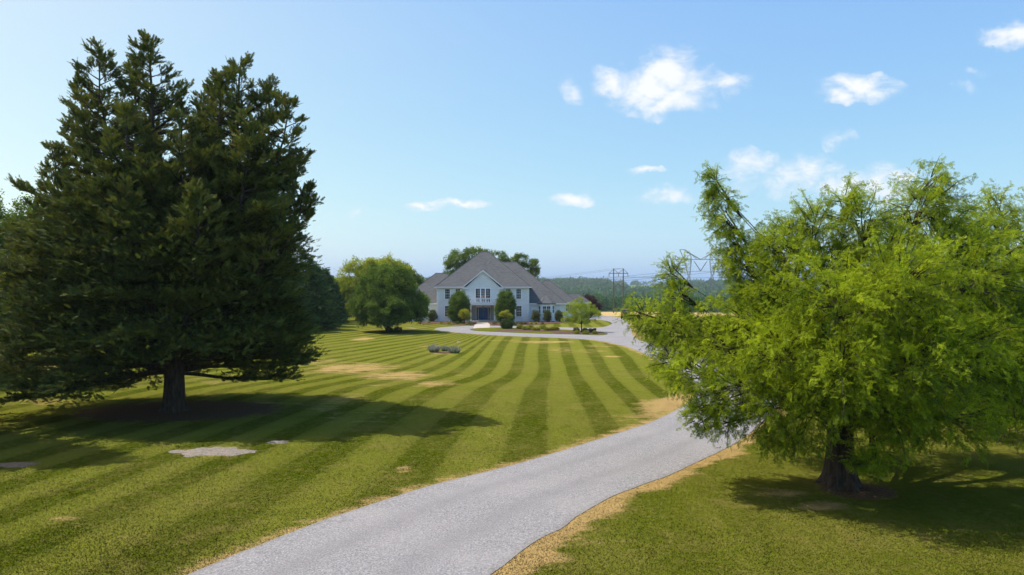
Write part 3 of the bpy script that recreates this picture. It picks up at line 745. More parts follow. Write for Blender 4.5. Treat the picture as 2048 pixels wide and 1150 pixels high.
# ---- feathery drooping trees on the right
def feathery(name, label, base, lobes, limbs_z, seed, dens, trunk_r, group=None):
    rr = np.random.default_rng(seed); rnd = random.Random(seed)
    root = empty(name, (base[0], base[1], 0), label=label, cat='tree', group=group)
    mb = MB(); trunk_flare(mb, (0, 0, 2.3), trunk_r, trunk_r*.72, seed=seed, n=22)
    O = []; Dn = []; S = []; Ti = []
    fork = Vector((0, 0, 2.1))
    for li, (px, py, dy, rx, rz) in enumerate(lobes):
        D = base[1]+dy; c = Vector(((px-1024)/F*D-base[0], dy, H+(575-py)/F*D))
        hub = Vector((c.x*.42, c.y*.42, max(2.6, min(c.z*.62+.7, c.z-.2))))
        f0 = fork+Vector((rnd.uniform(-.25,.25), rnd.uniform(-.25,.25), rnd.uniform(-.4,.1)))
        pts = [f0]+[p for p in wavy(f0.lerp(hub, .3), hub, 3, .05)]+wavy(hub, c, 4, .06)[1:]
        m = len(pts); r0 = (.03+.085*rx if rx > .75 else .018+.035*rx)+rnd.random()*.012
        mb.tube(pts, [r0*(1-.8*i/(m-1)) for i in range(m)], 6, cap=False)
        nb = int(dens*(rx*rx+rx*rz)*.5*13+dens*10*rx+18)
        outw = Vector((c.x, c.y, 0)); outw = outw.normalized() if outw.length > .5 else Vector((0, -1, 0))
        for b in range(nb):
            v = rr.normal(size=3); v /= np.linalg.norm(v); rad = .10+.55*rr.random()
            st = np.array(c)+v*np.array((rx, rx, rz))*rad
            d = v*1.0+np.array(outw)*.35+np.array((0, 0, .38)); d /= np.linalg.norm(d)
            L = (.50+.65*rr.random())*(.42*rx+.30); k = max(5, int(L/.10)); p = st.copy(); pl = [p.copy()]
            drp = .055+.075*rr.random(); lt = float(np.clip(.50+.34*v[2]+rr.normal()*.26, 0, 1))  # tint rises upward: lit tops and shaded undersides put into leaf colour
            for i in range(k):
                d = d+np.array((0, 0, -drp))+rr.normal(size=3)*.06; d /= np.linalg.norm(d); p = p+d*(L/k*1.25); pl.append(p.copy())
                if i < 1: continue
                for q in range(4):
                    if rr.random() < .90:
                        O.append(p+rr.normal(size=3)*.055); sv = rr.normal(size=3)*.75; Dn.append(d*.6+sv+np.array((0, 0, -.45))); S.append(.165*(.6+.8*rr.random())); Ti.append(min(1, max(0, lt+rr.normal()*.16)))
            if b % 2 == 0: mb.tube([pl[0], pl[len(pl)//2], pl[-1]], [.018, .011, .004], 3, cap=False)
            if b % 9 == 0: mb.tube([np.array(pts[-2]), st], [.03, .016], 4, cap=False)
    mb.build('trunk', M['bark'], root)
    O = np.array(O); z = O[:,2]; O[:,2] = np.maximum(z, .9)
    print(name, 'leaves', len(O))
    foliage('crown', O, Dn, S, 'pinnate', M['locust_leaf'], root, np.array(Ti))
lob = [(1862,358,.1,.45,.7),(1850,415,0,1.15,1.0),(1890,490,.5,1.6,1.3),(1730,440,-.4,1.1,.8),(1690,402,.2,.4,.4),(1625,450,.3,.85,.7),(1650,520,.2,1.4,1.2),(1560,500,-.3,.7,.7),(1570,580,-.5,1.3,1.0),
       (1432,362,1.0,.22,.3),(1445,395,1.0,.40,.45),(1455,440,1.0,.50,.55),(1470,485,.9,.55,.6),(1495,530,.8,.65,.6),(1525,575,.6,.8,.7),(1485,525,.6,.6,.5),
       (1342,548,1.4,.28,.45),(1358,592,1.2,.42,.4),(1400,640,.9,.5,.4),(1288,632,1.0,.50,.45),(1340,655,.8,.8,.7),(1440,685,0,1.2,.9),(1500,640,.2,1.2,1.0),
       (1382,745,-.8,.75,.8),(1420,805,-1.2,.45,.75),(1470,770,-1.5,.9,.9),(1340,720,.2,.5,.5),(1560,700,-2,1.4,1.2),(1540,810,-1.8,.7,.7),(1680,610,-2.5,1.7,1.4),(1790,580,-2.2,1.8,1.4),(1950,560,-.8,1.7,1.5),
       (1680,740,-3.2,1.3,1.2),(1620,820,-2.2,.9,.8),(1830,730,-2.8,1.6,1.3),(1980,720,-1,1.8,1.4),(1900,840,-2,1.2,.6),(1750,880,-2.0,.55,.65),(1740,925,-2.0,.3,.25),(1780,820,-2.2,1.1,.7),
       (1600,640,3.2,1.9,1.6),(1750,540,3,2.0,1.6),(1880,600,3.2,2.1,1.7),(1530,700,3,1.5,1.2),(1820,720,3.4,2.0,1.4),(1960,640,3,2,1.6),(1660,760,2.4,1.6,.9),
       (2060,620,.5,1.8,1.5),(2040,780,.4,1.6,1.0),(1400,830,-1.0,.35,.5),(1455,845,-1.0,.5,.4),(1560,860,-1.2,.7,.5),(1590,885,-1.0,.5,.3),(1820,850,-1.6,1.0,.5),(1520,780,.5,1.2,.9),(1650,700,-1.5,1.5,1.2),(1900,700,-1.5,1.7,1.4),(1580,480,.5,.9,.8)]
feathery('feathery_tree', 'bright yellow-green feathery tree with drooping branches overhanging the right side of the drive', locust_xy, lob, 2.1, 8, 3.0, .43)
b2 = (23.0, 29.0)
lob2 = [(1985,440,0,1.5,1.1),(2050,470,.5,1.9,1.4),(1935,470,1.5,1.0,.9),(1992,405,.5,.5,.5),(2000,580,-1,2.2,1.8),(2090,620,-1.5,2.2,2),(2160,480,0,2.5,1.8),(2200,680,0,2.4,2),(2050,740,-1.5,2,1.4),(1960,790,-.5,1.5,.9),(2120,820,-1.5,1.8,1),(2010,860,-1.5,1.2,.6)]
feathery('feathery_tree', 'second feathery green tree at the right edge of the frame, behind the larger one', b2, lob2, 2.1, 9, 1.5, .42)

# ---- generic crowns made of clumps of leaves
def crown_points(lobes, n_puff, leaves_per, rr, puff=.26, squash=.8):
    O = []; Dn = []; Ti = []
    vol = np.array([l[3]*l[4]*l[5] for l in lobes])**(2/3.); vol /= vol.sum()
    for (cx, cy, cz, rx, ry, rz), w in zip(lobes, vol):
        m = max(3, int(n_puff*w))
        v = rr.normal(size=(m, 3)); v /= np.linalg.norm(v, axis=1, keepdims=True)
        rad = (.62+.36*rr.random(m))[:,None]*(1+.18*(vnoise(v[:,0]*2+cx, v[:,1]*2, v[:,2]*2+cz)-.5))[:,None]
        pc = np.array((cx, cy, cz))+v*rad*np.array((rx, ry, rz))
        pr = puff*(rx*ry*rz)**(1/3.)*(.6+.8*rr.random(m))
        for j in range(m):
            k = max(3, int(leaves_per*(.6+.8*rr.random())))
            q = rr.normal(size=(k, 3)); q /= np.linalg.norm(q, axis=1, keepdims=True); q[:,2] = np.where(q[:,2] < -.2, q[:,2]*.5, q[:,2])
            O.append(pc[j]+q*pr[j]*np.array((1, 1, squash))*(.65+.4*rr.random((k, 1)))); Dn.append(q+v[j]*.5)
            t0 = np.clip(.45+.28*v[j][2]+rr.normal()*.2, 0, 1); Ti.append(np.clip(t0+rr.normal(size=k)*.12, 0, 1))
    return np.concatenate(O), np.concatenate(Dn), np.concatenate(Ti)
def leafy_tree(name, label, x, y, lobes, mat, z0=0.0, n_puff=160, lp=26, size=.42, trunk_r=.22, fork=1.5, kind='broad', seed=0, cat='tree', group=None, puff=.26, bark='bark', stems=1, trunkname='trunk', crownname='crown'):
    rr = np.random.default_rng(seed+100); rnd = random.Random(seed)
    root = empty(name, (x, y, z0), label=label, cat=cat, group=group)
    mb = MB()
    if trunk_r > 0:
        if stems == 1: mb.tube([(0,0,-.2),(0,0,.15),(0,0,fork*.5),(0,0,fork)], [trunk_r*1.5, trunk_r*1.1, trunk_r*.9, trunk_r*.8], 10)
        for li, l in enumerate(lobes):
            s0 = Vector((rnd.uniform(-.3,.3)*stems*.3, 0, .0)) if stems > 1 else Vector((0, 0, fork*.92))
            c = Vector(l[:3]); pts = wavy(s0, c, 5, .05)
            mb.tube(pts, [trunk_r*.55*(1-.8*i/5)+.01 for i in range(6)], 6, cap=False)
            for b in range(5):
                e = c+Vector((rnd.gauss(0,1)*l[3]*.5, rnd.gauss(0,1)*l[4]*.5, abs(rnd.gauss(0,1))*l[5]*.5)); mb.tube(wavy(pts[3], e, 3, .08), [trunk_r*.22, trunk_r*.15, trunk_r*.1, .01], 4, cap=False)
        mb.build(trunkname, M[bark], root)
    O, Dn, Ti = crown_points(lobes, n_puff, lp, rr, puff)
    O[:,2] = np.maximum(O[:,2], .12)
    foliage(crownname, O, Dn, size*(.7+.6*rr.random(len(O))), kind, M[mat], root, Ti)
    return root
def at(px, D): return (px-1024)/F*D
def zz(py, D): return H+(575-py)/F*D

# round shade tree left of the house
rx, ry = gp(776, 664)
def plobes(x, y, L, z0=0.0):   # lobes given by px,py,dy,rx,rz(m)
    out = []
    for (px, py, dy, a, b) in L:
        D = y+dy; out.append((at(px, D)-x, dy, zz(py, D)-z0, a, a*.95, b))
    return out
leafy_tree('shade_tree', 'large round dark green shade tree on the lawn left of the house', rx, ry,
    plobes(rx, ry, [(776,592,0,4.1,4.0),(762,563,.5,2.7,2.2),(739,606,-.5,2.5,2.6),(818,609,.4,2.6,2.6),(798,563,-.5,2.2,1.8),(732,628,1,2.0,1.6),(831,626,-.5,1.9,1.6),(776,620,-2.5,3.2,2.3),(776,610,3,3.4,3)]),
    'green_leaf', n_puff=640, lp=30, size=.40, trunk_r=.34, fork=1.9, seed=1, puff=.20)
# yellow green trees behind it
for i, (px, py, D, lobes, lab, mat) in enumerate([
    (715,640,128,[(705,560,0,3.3,3.2),(728,535,1,2.5,1.8),(690,590,0,2.6,3.2),(740,545,2,2.4,2.2),(700,612,-1,2.8,2.4),(760,570,0,2.8,3.2)],'tall yellow-green tree behind the round shade tree, its top showing on the left','yellow_leaf'),
    (812,640,150,[(800,555,0,3.6,3.0),(826,570,1,2.4,2.4),(815,600,0,3.4,3.4)],'green tree showing between the round shade tree and the left wing roof','green_leaf'),
    (775,640,140,[(775,540,0,3.4,2.4),(795,545,0,2.6,1.9),(770,575,0,4,4)],'green tree directly behind the round shade tree, top just above it','yellow_leaf')]):
    x = at(px, D); leafy_tree('background_tree', lab, x, D, plobes(x, D, lobes), mat, n_puff=240, lp=20, size=.55, trunk_r=.3, fork=2, seed=20+i, group='broadleaf trees behind the round shade tree', puff=.24)
# big tree behind the house
D = 168; x = at(975, D)
leafy_tree('tall_tree', 'large green tree rising behind the main roof ridge of the house', x, D, plobes(x, D, [(955,515,0,4.0,2.6),(915,528,0,3.0,3.2),(990,520,0,3.2,2.4),(905,545,1,2.2,2.4),(1010,535,0,2.6,2.2),(960,560,0,6,5)]),
    'green_leaf', n_puff=330, lp=22, size=.6, trunk_r=.5, fork=4, seed=31, puff=.22)
D = 172; x = at(1048, D)
leafy_tree('tall_tree', 'looser yellowish-green tree showing behind the right slope of the main roof', x, D, plobes(x, D, [(1042,521,0,2.2,1.6),(1062,531,0,1.9,1.7),(1030,540,0,2.6,2.2),(1066,545,1,1.5,1.6),(1045,570,0,4,4)]),
    'green_leaf', n_puff=170, lp=16, size=.6, trunk_r=.4, fork=4, seed=32, puff=.22)

# conifers at the left edge of the lawn
def spire(name, label, x, y, h, r, mat, seed, n=2600, group=None, size=.75, low=.3, z0=0):
    rr = np.random.default_rng(seed); root = empty(name, (x, y, z0), label=label, cat='tree', group=group)
    mb = MB(); mb.tube([(0,0,-.2),(0,0,h*.5),(0,0,h*.99)], [.28, .15, .02], 8)
    nb = int(n/12); O = []; Dn = []; Ti = []
    for b in range(nb):
        t = rr.random()**1.25; z = low+(h-low)*t; L = r*(1-t)**.85*(.72+.38*rr.random())+.12; a = rr.random()*2*PI
        k = max(3, int(14*L/r)+2); d = np.array((math.cos(a), math.sin(a), 0)); sag = -.20*(1-t)+.25*t
        if b % 4 == 0: mb.tube([(0, 0, z), tuple(d*L*.6+np.array((0, 0, z+sag*L*.6)))], [.04, .012], 3, cap=False)
        lt = .25+.5*rr.random()
        for j in range(k):
            s = .25+.75*(j+rr.random())/k; O.append(d*L*s+np.array((0, 0, z+sag*L*s+.12*s*s*L))+rr.normal(size=3)*.14); Dn.append(d+rr.normal(size=3)*.4+np.array((0,0,.05))); Ti.append(min(1, max(0, lt+rr.normal()*.15)))
    for j in range(10): O.append(np.array((0, 0, h-.12*j))); Dn.append(rr.normal(size=3)*.3+np.array((0,0,1))); Ti.append(.5)
    mb.build('trunk', M['bark'], root)
    foliage('crown', O, Dn, size*(.7+.6*rr.random(len(O))), 'conifer', M[mat], root, np.array(Ti), flat=.4)
    return root
for i, (px, D, top, r, lab) in enumerate([
    (648,116,541,2.9,'small pointed dark spruce nearest the yellow-green trees'),
    (664,121,560,2.3,'short dark spruce tucked against the yellow-green trees'),
    (612,100,508,4.2,'tall dark spruce just right of the big cedar'),
    (632,108,535,3.4,'mid-height dark spruce between the tall and the small ones'),
    (570,95,500,4.5,'dark spruce mostly hidden behind the right side of the big cedar'),
    (505,92,500,4.5,'dark spruce wholly behind the big cedar crown'),
    (430,96,490,4.5,'dark spruce behind the cedar trunk side')]):
    if i >= 5: continue
    spire('spruce_tree', lab, at(px, D), D, zz(top, D), r, 'spruce_leaf', 50+i, n=4200, group='spruces along the left edge of the lawn', size=.8)
# trees beyond the cedar on the far left
for i, (px, D, L, lab, mat) in enumerate([
    (30,60,[(20,480,0,3.2,2.6),(70,450,0,2.0,2.0),(-30,450,0,3,3),(40,560,0,3.6,3.2),(100,560,0,3,3),(-10,620,-1,3,2)],'bright leafy tree at the left edge beyond the cedar','green_leaf'),
    (170,74,[(150,560,0,4,4),(220,540,0,4,4),(180,600,0,4.4,3)],'leafy tree behind the cedar, low on its left','dark_leaf'),
    (10,50,[(0,600,0,2.0,1.6),(40,640,0,1.7,1.2),(-30,620,0,2.4,1.8)],'low light green tree at the left edge under the taller one','yellow_leaf'),
    (330,84,[(300,560,0,4.5,4.5),(380,570,0,4.2,4)],'leafy tree directly behind the cedar trunk','dark_leaf')]):
    x = at(px, D); leafy_tree('background_tree', lab, x, D, plobes(x, D, L), mat, n_puff=300, lp=20, size=.42, trunk_r=.25, fork=1.6, seed=70+i, puff=.24)
spire('spruce_tree', 'tall conifer just out of frame whose tips touch the left edge', at(-60, 44), 44, zz(250, 44), 2.6, 'spruce_leaf', 66, n=4200, size=.5)
# tree out of frame on the left that throws the second shadow
spire('spruce_tree', 'tall conifer left of the frame that shades the near lawn', -27.3, 27.6, 20.0, 4.8, 'cedar_leaf', 67, n=8500, size=.6, low=.8)

# ---- shrubs
def shrub(name, label, x, y, w, h, mat, seed, cat='shrub', group=None, size=.16, n=90, lp=18, kind='broad_fine', z0=0.0, egg=False):
    L = [(0, 0, h*.46, w/2, w/2*.9, h*.52)]
    if egg: L = [(0, 0, h*.36, w/2, w/2*.9, h*.36), (0, 0, h*.60, w/2*.86, w/2*.8, h*.39)]
    return leafy_tree(name, label, x, y, L, mat, z0=z0, n_puff=n, lp=lp, size=size, trunk_r=.04, fork=h*.25, kind=kind, seed=seed, cat=cat, group=group, puff=.17, trunkname='stem', crownname='foliage')
D = 118.5
shrub('holly_bush', 'tall egg-shaped holly left of the front door', at(919.3, D), D, 3.75, 5.55, 'holly_leaf', 1, size=.34, n=420, lp=26, egg=True, group='tall hollies either side of the front door')
shrub('holly_bush', 'tall egg-shaped holly right of the front door', at(1011.5, D), D, 3.6, 5.6, 'holly_leaf', 2, size=.34, n=420, lp=26, egg=True, group='tall hollies either side of the front door')
D = 124.0-.3
g = 'oval clipped shrubs against the house walls'
shrub('oval_shrub', 'oval clipped shrub by the left wing wall', at(864.5, D), D, 1.55, 2.25, 'shrub_leaf', 3, size=.2, n=120, egg=True, group=g)
for px, w, h, lab in [(1071.5,1.6,2.2,'oval clipped shrub left of the bay window'),(1094.5,1.4,2.15,'oval clipped shrub in front of the bay window'),(1118,1.55,2.2,'oval clipped shrub right of the bay window')]:
    shrub('oval_shrub', lab, at(px, 122.4), 122.4, w, h, 'shrub_leaf', int(px), size=.2, n=120, egg=True, group=g)
D = 115
leafy_tree('golden_shrub', 'small yellow-green tree-form shrub in front of the left holly', at(929, D), D, [(0,0,1.75,.85,.8,.75),(.55,0,1.25,.6,.55,.55)], 'gold_leaf', n_puff=80, lp=16, size=.2, trunk_r=.06, fork=.8, seed=5, cat='shrub', kind='broad_fine', group='small golden tree-form shrubs by the door')
leafy_tree('golden_shrub', 'small spreading yellow-green shrub in front of the right holly', at(1011, D-3), D-3, [(-.45,0,1.8,.6,.6,.38),(.35,0,1.65,.75,.6,.35),(0,0,2.1,.6,.6,.3),(.7,0,1.45,.45,.4,.25)], 'gold_leaf', n_puff=80, lp=14, size=.2, trunk_r=.05, fork=.9, seed=6, cat='shrub', kind='broad_fine', group='small golden tree-form shrubs by the door')
x, y = gp(1014, 658.4); shrub('weeping_shrub', 'dark round weeping shrub on the grass island facing the door', x, y+.6, 2.0, 1.5, 'dark_leaf', 9, size=.2, n=150)
g = 'olive-green mounded shrubs in a row on the island'
for i, (x0, x1, y0, y1, lab) in enumerate([(1032.7,1046.8,649.6,659,'first and tallest olive mound, next to the weeping shrub'),(1044,1062.6,653,660.7,'second olive mound in the island row'),(1057,1068,650.6,658.5,'olive mound peeking up behind the second and third of the row'),
        (1063,1081,654,662,'third olive mound at the middle of the island row'),(1079,1092.5,650.8,659,'olive mound behind the gap between third and fourth'),(1087,1105.6,655,662.3,'fourth olive mound in the island row'),(1101,1118,653,662,'last olive mound at the right end of the island row')]):
    x, y = gp((x0+x1)/2, y1); s = F/y; shrub('mounded_shrub', lab, x, y+.4, (x1-x0)/s*1.04, (y1-y0)/s*1.0, 'mound_leaf', 30+i, size=.13, n=60, lp=18, group=g)
g = 'ball shrubs around the small tree on the island'
for i, (x0, x1, y0, y1, mt, lab) in enumerate([(1147,1159.5,655,663.6,'shrub_leaf','dark ball shrub left of the small tree trunk'),(1149,1159,661.8,668.5,'mound_leaf','olive ball shrub front left of the small tree trunk'),(1163.8,1175.4,656.6,664,'shrub_leaf','dark ball shrub just right of the small tree trunk'),
        (1165,1178.4,662.4,669.2,'mound_leaf','wide olive ball shrub in front of the small tree'),(1177.8,1186.3,657,665.4,'shrub_leaf','dark ball shrub second right of the trunk'),(1185,1193,657,664,'shrub_leaf','small dark ball shrub at the back right of the bed'),(1185.7,1195.4,662,669,'mound_leaf','olive ball shrub at the right end of the bed')]):
    x, y = gp((x0+x1)/2, y1); s = F/y; shrub('ball_shrub', lab, x, y+.3, (x1-x0)/s, (y1-y0)/s, mt, 40+i, size=.12, n=50, lp=16, group=g)
g = 'low plants in the front beds'
for i, (px, py, w, h, mt, lab) in enumerate([(858,646.5,.5,.35,'gold_leaf','tiny golden plant at the left end of the left bed'),(882,647,.55,.4,'gold_leaf','tiny golden plant second in the left bed'),(897.5,649,.8,.6,'gold_leaf','golden low bush at the foot of the left holly, outer side'),
        (914,648.3,.8,.6,'holly_leaf','low green bush under the left holly'),(926,647.8,.7,.55,'holly_leaf','low green bush under the golden tree-form shrub'),(933,650,.5,.3,'gold_leaf','tiny golden plant near the walkway, left bed'),(941.5,651.3,1.0,.75,'holly_leaf','low round bush left of the walkway end'),
        (989.6,649.5,1.0,.75,'holly_leaf','low round bush right of the walkway end'),(1030,650,.75,.65,'holly_leaf','low green bush at the foot of the lamp post'),(1042,649.5,.9,.5,'shrub_leaf','low olive plant in the right bed by the corner'),(1050,649,.6,.4,'shrub_leaf','low reddish plant in the right bed'),(1062,648.6,.5,.35,'gold_leaf','tiny golden plant left of the bay bed'),
        (1072,648.6,.5,.35,'gold_leaf','tiny golden plant under the bay window bed'),(1085,648.6,.4,.3,'shrub_leaf','tiny olive plant in the bay window bed')]):
    x, y = gp(px, py); shrub('low_plant', lab, x, y, w, h, mt, 60+i, cat='plant', size=.11, n=26, lp=12, group=g)
x, y = gp(780.5, 665); shrub('dark_shrub', 'small dark shrub touching the trunk of the round shade tree', x, y, .75, .75, 'dark_leaf', 80, size=.11, n=50, group='dark shrubs under the shade tree')
x, y = gp(796, 664.5); shrub('dark_shrub', 'wider dark shrub right of the shade tree trunk', x, y, 1.15, .75, 'dark_leaf', 81, size=.12, n=60, group='dark shrubs under the shade tree')

# small ornamental tree on the island
x, y = gp(1163, 665)
leafy_tree('ornamental_tree', 'small light green spreading tree on the grass island right of the house front', x, y,
    plobes(x, y, [(1163,622,0,1.7,1.1),(1140,633,0,1.2,.8),(1186,630,0,1.1,.8),(1160,606,0,1.0,.7),(1178,615,.5,1.1,.8),(1148,615,.4,1.1,.8),(1163,638,-.8,1.6,.6),(1163,630,1,1.5,.9),(1131,640,0,.6,.4),(1193,624,0,.6,.4)]),
    'maple_leaf', n_puff=230, lp=13, size=.26, trunk_r=.09, fork=1.3, seed=90, kind='broad_fine', puff=.2)
# purple trees
D = 150; x = at(1182, D)
leafy_tree('purple_tree', 'dark purple-leaved tree behind the right end of the house', x, D, plobes(x, D, [(1178,602,0,1.8,1.4),(1188,612,0,1.6,1.4),(1168,600,0,1.3,1.0),(1180,620,0,1.9,1.2)]), 'purple_leaf', n_puff=130, lp=18, size=.35, trunk_r=.15, fork=1, seed=91)
x, y = gp(1340, 660)
leafy_tree('purple_tree', 'dark purple multi-stemmed tree on the grass beyond the drive, seen through the feathery tree', x, y, plobes(x, y, [(1340,640,0,1.5,1.0),(1355,632,0,1.3,1.0),(1328,634,0,1.1,.9)]), 'purple_leaf', n_puff=110, lp=18, size=.28, trunk_r=.2, fork=.9, seed=92, stems=3)

# lavender clumps with a flat stone
def tuft(label, px, py, w, h, seed):
    x, y = gp(px, py); rr = np.random.default_rng(seed); n = 260
    a = rr.random(n)*2*PI; r = w/2*np.sqrt(rr.random(n)); base = np.stack([np.cos(a)*r*.6, np.sin(a)*r*.4, np.zeros(n)], 1)
    tip_ = np.stack([np.cos(a)*r*1.12, np.sin(a)*r, h*1.25*(.42+.45*rr.random(n))*(1-.35*(r/(w/2))**2)], 1)
    sd = np.stack([np.sin(a+rr.random(n)*3), np.cos(a), np.zeros(n)], 1)*.020
    V = np.stack([base-sd, base+sd, tip_+sd*.8, tip_-sd*.8], 1).reshape(-1, 3); T = np.arange(4*n).reshape(n, 4)
    ti = (np.stack([np.zeros(n), np.zeros(n), np.ones(n), np.ones(n)], 1)*(.5+.5*rr.random((n, 1)))).ravel()
    o = fast_mesh('lavender_plant', V, T, M['lavender_leaf'], dict(tint=ti)); o.location = (x, y, 0)
    tag(o, label, 'plant', 'lavender clumps on the lawn')
tuft('left lavender clump, bushy, in the small bed on the lawn', 868, 704, 1.25, .75, 1)
tuft('middle lavender clump behind the flat stone on the lawn', 890, 702, .9, .55, 2)
tuft('right lavender clump beside the flat stone on the lawn', 909, 706, 1.3, .72, 3)
def stone(label, px, py, w, d, h, seed, mat='rock', name='flat_stone'):
    """low outcrop: a rough height field that breaks through the turf in ragged patches"""
    x, y = gp(px, py); nx_ = int(w/.03)+8; ny_ = int(d/.03)+8
    X, Y = np.meshgrid(np.linspace(-.75*w, .75*w, nx_), np.linspace(-.75*d, .75*d, ny_)); r2_ = (X/(w/2))**2+(Y/(d/2))**2
    big = fbm(X*2.0+seed*7, Y*2.6, o=3)-.5; fine_ = fbm(X*11+seed, Y*11, o=3)-.5
    Z = h*(.85-r2_*.8+big*1.5+fine_*.45); Z = np.minimum(Z, h*1.1+fine_*h*.3)
    k = np.arange(nx_*ny_).reshape(ny_, nx_); T = np.stack([k[:-1,:-1], k[:-1,1:], k[1:,1:], k[1:,:-1]], -1).reshape(-1, 4)
    zf = Z.ravel(); T = T[(zf[T] > -.03).any(1)]
    o = fast_mesh(name, np.stack([X.ravel(), Y.ravel(), np.maximum(zf, -.04)], 1), T, M[mat]); o.location = (x, y, 0)
    return tag(o, label, 'rock')
stone('broad low pale rock outcrop in the near left lawn', 425, 903, 2.9, 1.4, .045, 1)
stone('small pale rock flush with the grass right of the broad outcrop', 556, 884, .75, .5, .05, 2)
stone('bare brown patch of stone at the left edge', 32, 929, 1.7, .7, .03, 3, 'soil')
stone('flat brown stone slab lying between the lavender clumps', 886, 706.5, .75, .5, .12, 4, 'mulch')
stone('small white stone on the lawn behind the lavender', 917, 684.3, .5, .45, .1, 5)
stone('pale flat stone beside the round shade tree bed', 826, 656.5, 1.3, .5, .06, 6)

# ------------------------------------------------------------------ the house
HY = 124.0
house = empty('house', (-5, HY, 0), label='white brick two-storey house with steep grey hip roofs, low wings and a blue door', cat='house')
def part(mb, name, mat, parent=None, **kw):
    o = mb.build(name, mat)
    p = parent or house
    o.parent = p
    if parent is None: o.location = (5, -HY, 0)
    return o
def hip(x0, x1, y0, y1, ze, pitch, th=.12):
    r = min(x1-x0, y1-y0)/2; zr = ze+pitch*r; mb = MB()
    if (x1-x0) >= (y1-y0): A = (x0+r, (y0+y1)/2, zr); B = (x1-r, (y0+y1)/2, zr); quad = True
    else: A = ((x0+x1)/2, y0+r, zr); B = ((x0+x1)/2, y1-r, zr); quad = False
    c = [(x0,y0,ze),(x1,y0,ze),(x1,y1,ze),(x0,y1,ze)]; b = [(p[0],p[1],ze-th) for p in c]
    vs = c+[A, B]+b
    if quad: fs = [(0,1,5,4),(1,2,5),(2,3,4,5),(3,0,4)]
    else: fs = [(0,1,4),(1,2,5,4),(2,3,5),(3,0,4,5)]
    fs += [(0,6,7,1),(1,7,8,2),(2,8,9,3),(3,9,6,0),(6,9,8,7)]
    mb.add(vs, fs)
    def cap(p, q): mb.tube([Vector(p)+Vector((0,0,.0)), Vector(q)], .07, 5)
    if quad: cap(c[0],A); cap(c[3],A); cap(c[1],B); cap(c[2],B); cap(A,B)
    else: cap(c[0],A); cap(c[1],A); cap(c[2],B); cap(c[3],B); cap(A,B)
    return mb
def eave(x0, x1, y0, y1, ze, h=.2, t=.10):   # white gutter board round the eave, proud of the roof edge
    mb = MB(); z0 = ze-h; z1 = ze-.02
    mb.box(x0-t, x1+t, y0-t, y0-.003, z0, z1); mb.box(x0-t, x1+t, y1+.003, y1+t, z0, z1); mb.box(x0-t, x0-.003, y0, y1, z0, z1); mb.box(x1+.003, x1+t, y0, y1, z0, z1)
    return mb
P = .84
MX0, MX1, MY0, MY1, MZ = -13.66, 3.13, 124.0, 139.2, 6.2
GX0, GX1, GY0 = -8.45, -2.05, 123.45
# main block walls with the porch recess and the upper window opening left open
w = MB(); T = .3
w.box(MX0, GX0, MY0, MY0+T, 0, MZ); w.box(GX1, MX1, MY0, MY0+T, 0, MZ)
w.box(MX0, MX0+T, MY0+T, MY1-T, 0, MZ); w.box(MX1-T, MX1, MY0+T, MY1-T, 0, MZ); w.box(MX0, MX1, MY1-T, MY1, 0, MZ)
part(w, 'wall', M['brick'])
PX0, PX1, PZ = -7.62, -3.1, 3.0
WX0, WX1, WZ0, WZ1 = -6.55, -3.95, 3.55, 5.98
AZ = 9.15; AX = (GX0+GX1)/2
g = MB()
g.box(GX0, PX0, GY0, MY0+T-.002, 0, PZ); g.box(PX1, GX1, GY0, MY0+T-.002, 0, PZ)            # piers
yA, yB = GY0, GY0+.3
def gz_(x): return 6.12 + (AZ-6.12)*(1-abs(x-AX)/((GX1-GX0)/2+.0))
g.prism([(GX0,PZ),(WX0,PZ),(WX0,gz_(WX0)),(GX0,6.12)], yA, yB)
g.prism([(WX1,PZ),(GX1,PZ),(GX1,6.12),(WX1,gz_(WX1))], yA, yB)
g.box(WX0, WX1, yA, yB, PZ, WZ0)
g.prism([(WX0,WZ1),(WX1,WZ1),(WX1,gz_(WX1)),(AX,AZ),(WX0,gz_(WX0))], yA, yB)
g.box(GX0, GX0+.25, yB, MY0+T-.004, PZ, 6.1); g.box(GX1-.25, GX1, yB, MY0+T-.004, PZ, 6.1)
part(g, 'gable_wall', M['brick'])
rm = MB(); rm.box(PX0, PX1, yB+.01, 129, PZ+.02, PZ+.1); rm.box(GX0+.3, GX1-.3, 129, 129.1, PZ+.1, 6.1); rm.box(GX0+.3, GX0+.4, MY0+T, 129, PZ+.1, 6.1); rm.box(GX1-.4, GX1-.3, MY0+T, 129, PZ+.1, 6.1)
part(rm, 'stair_hall', M['dark_room'])
# porch
po = MB(); po.box(PX0, PX1, 125.3, 125.45, 0, PZ); po.box(PX0-.1, PX0, GY0+.02, 125.3, .0, PZ-.003); po.box(PX1, PX1+.1, GY0+.02, 125.3, 0, PZ-.003); po.box(PX0, PX1, GY0+.02, 125.3, PZ-.04, PZ+.015)
part(po, 'porch_wall', M['beige'])
st = MB(); st.box(PX0-.1, PX1+.1, 122.2, 125.3, 0, .30); st.box(PX0+.2, PX1-.2, 121.7, 122.2, 0, .16); part(st, 'step', M['concrete'])
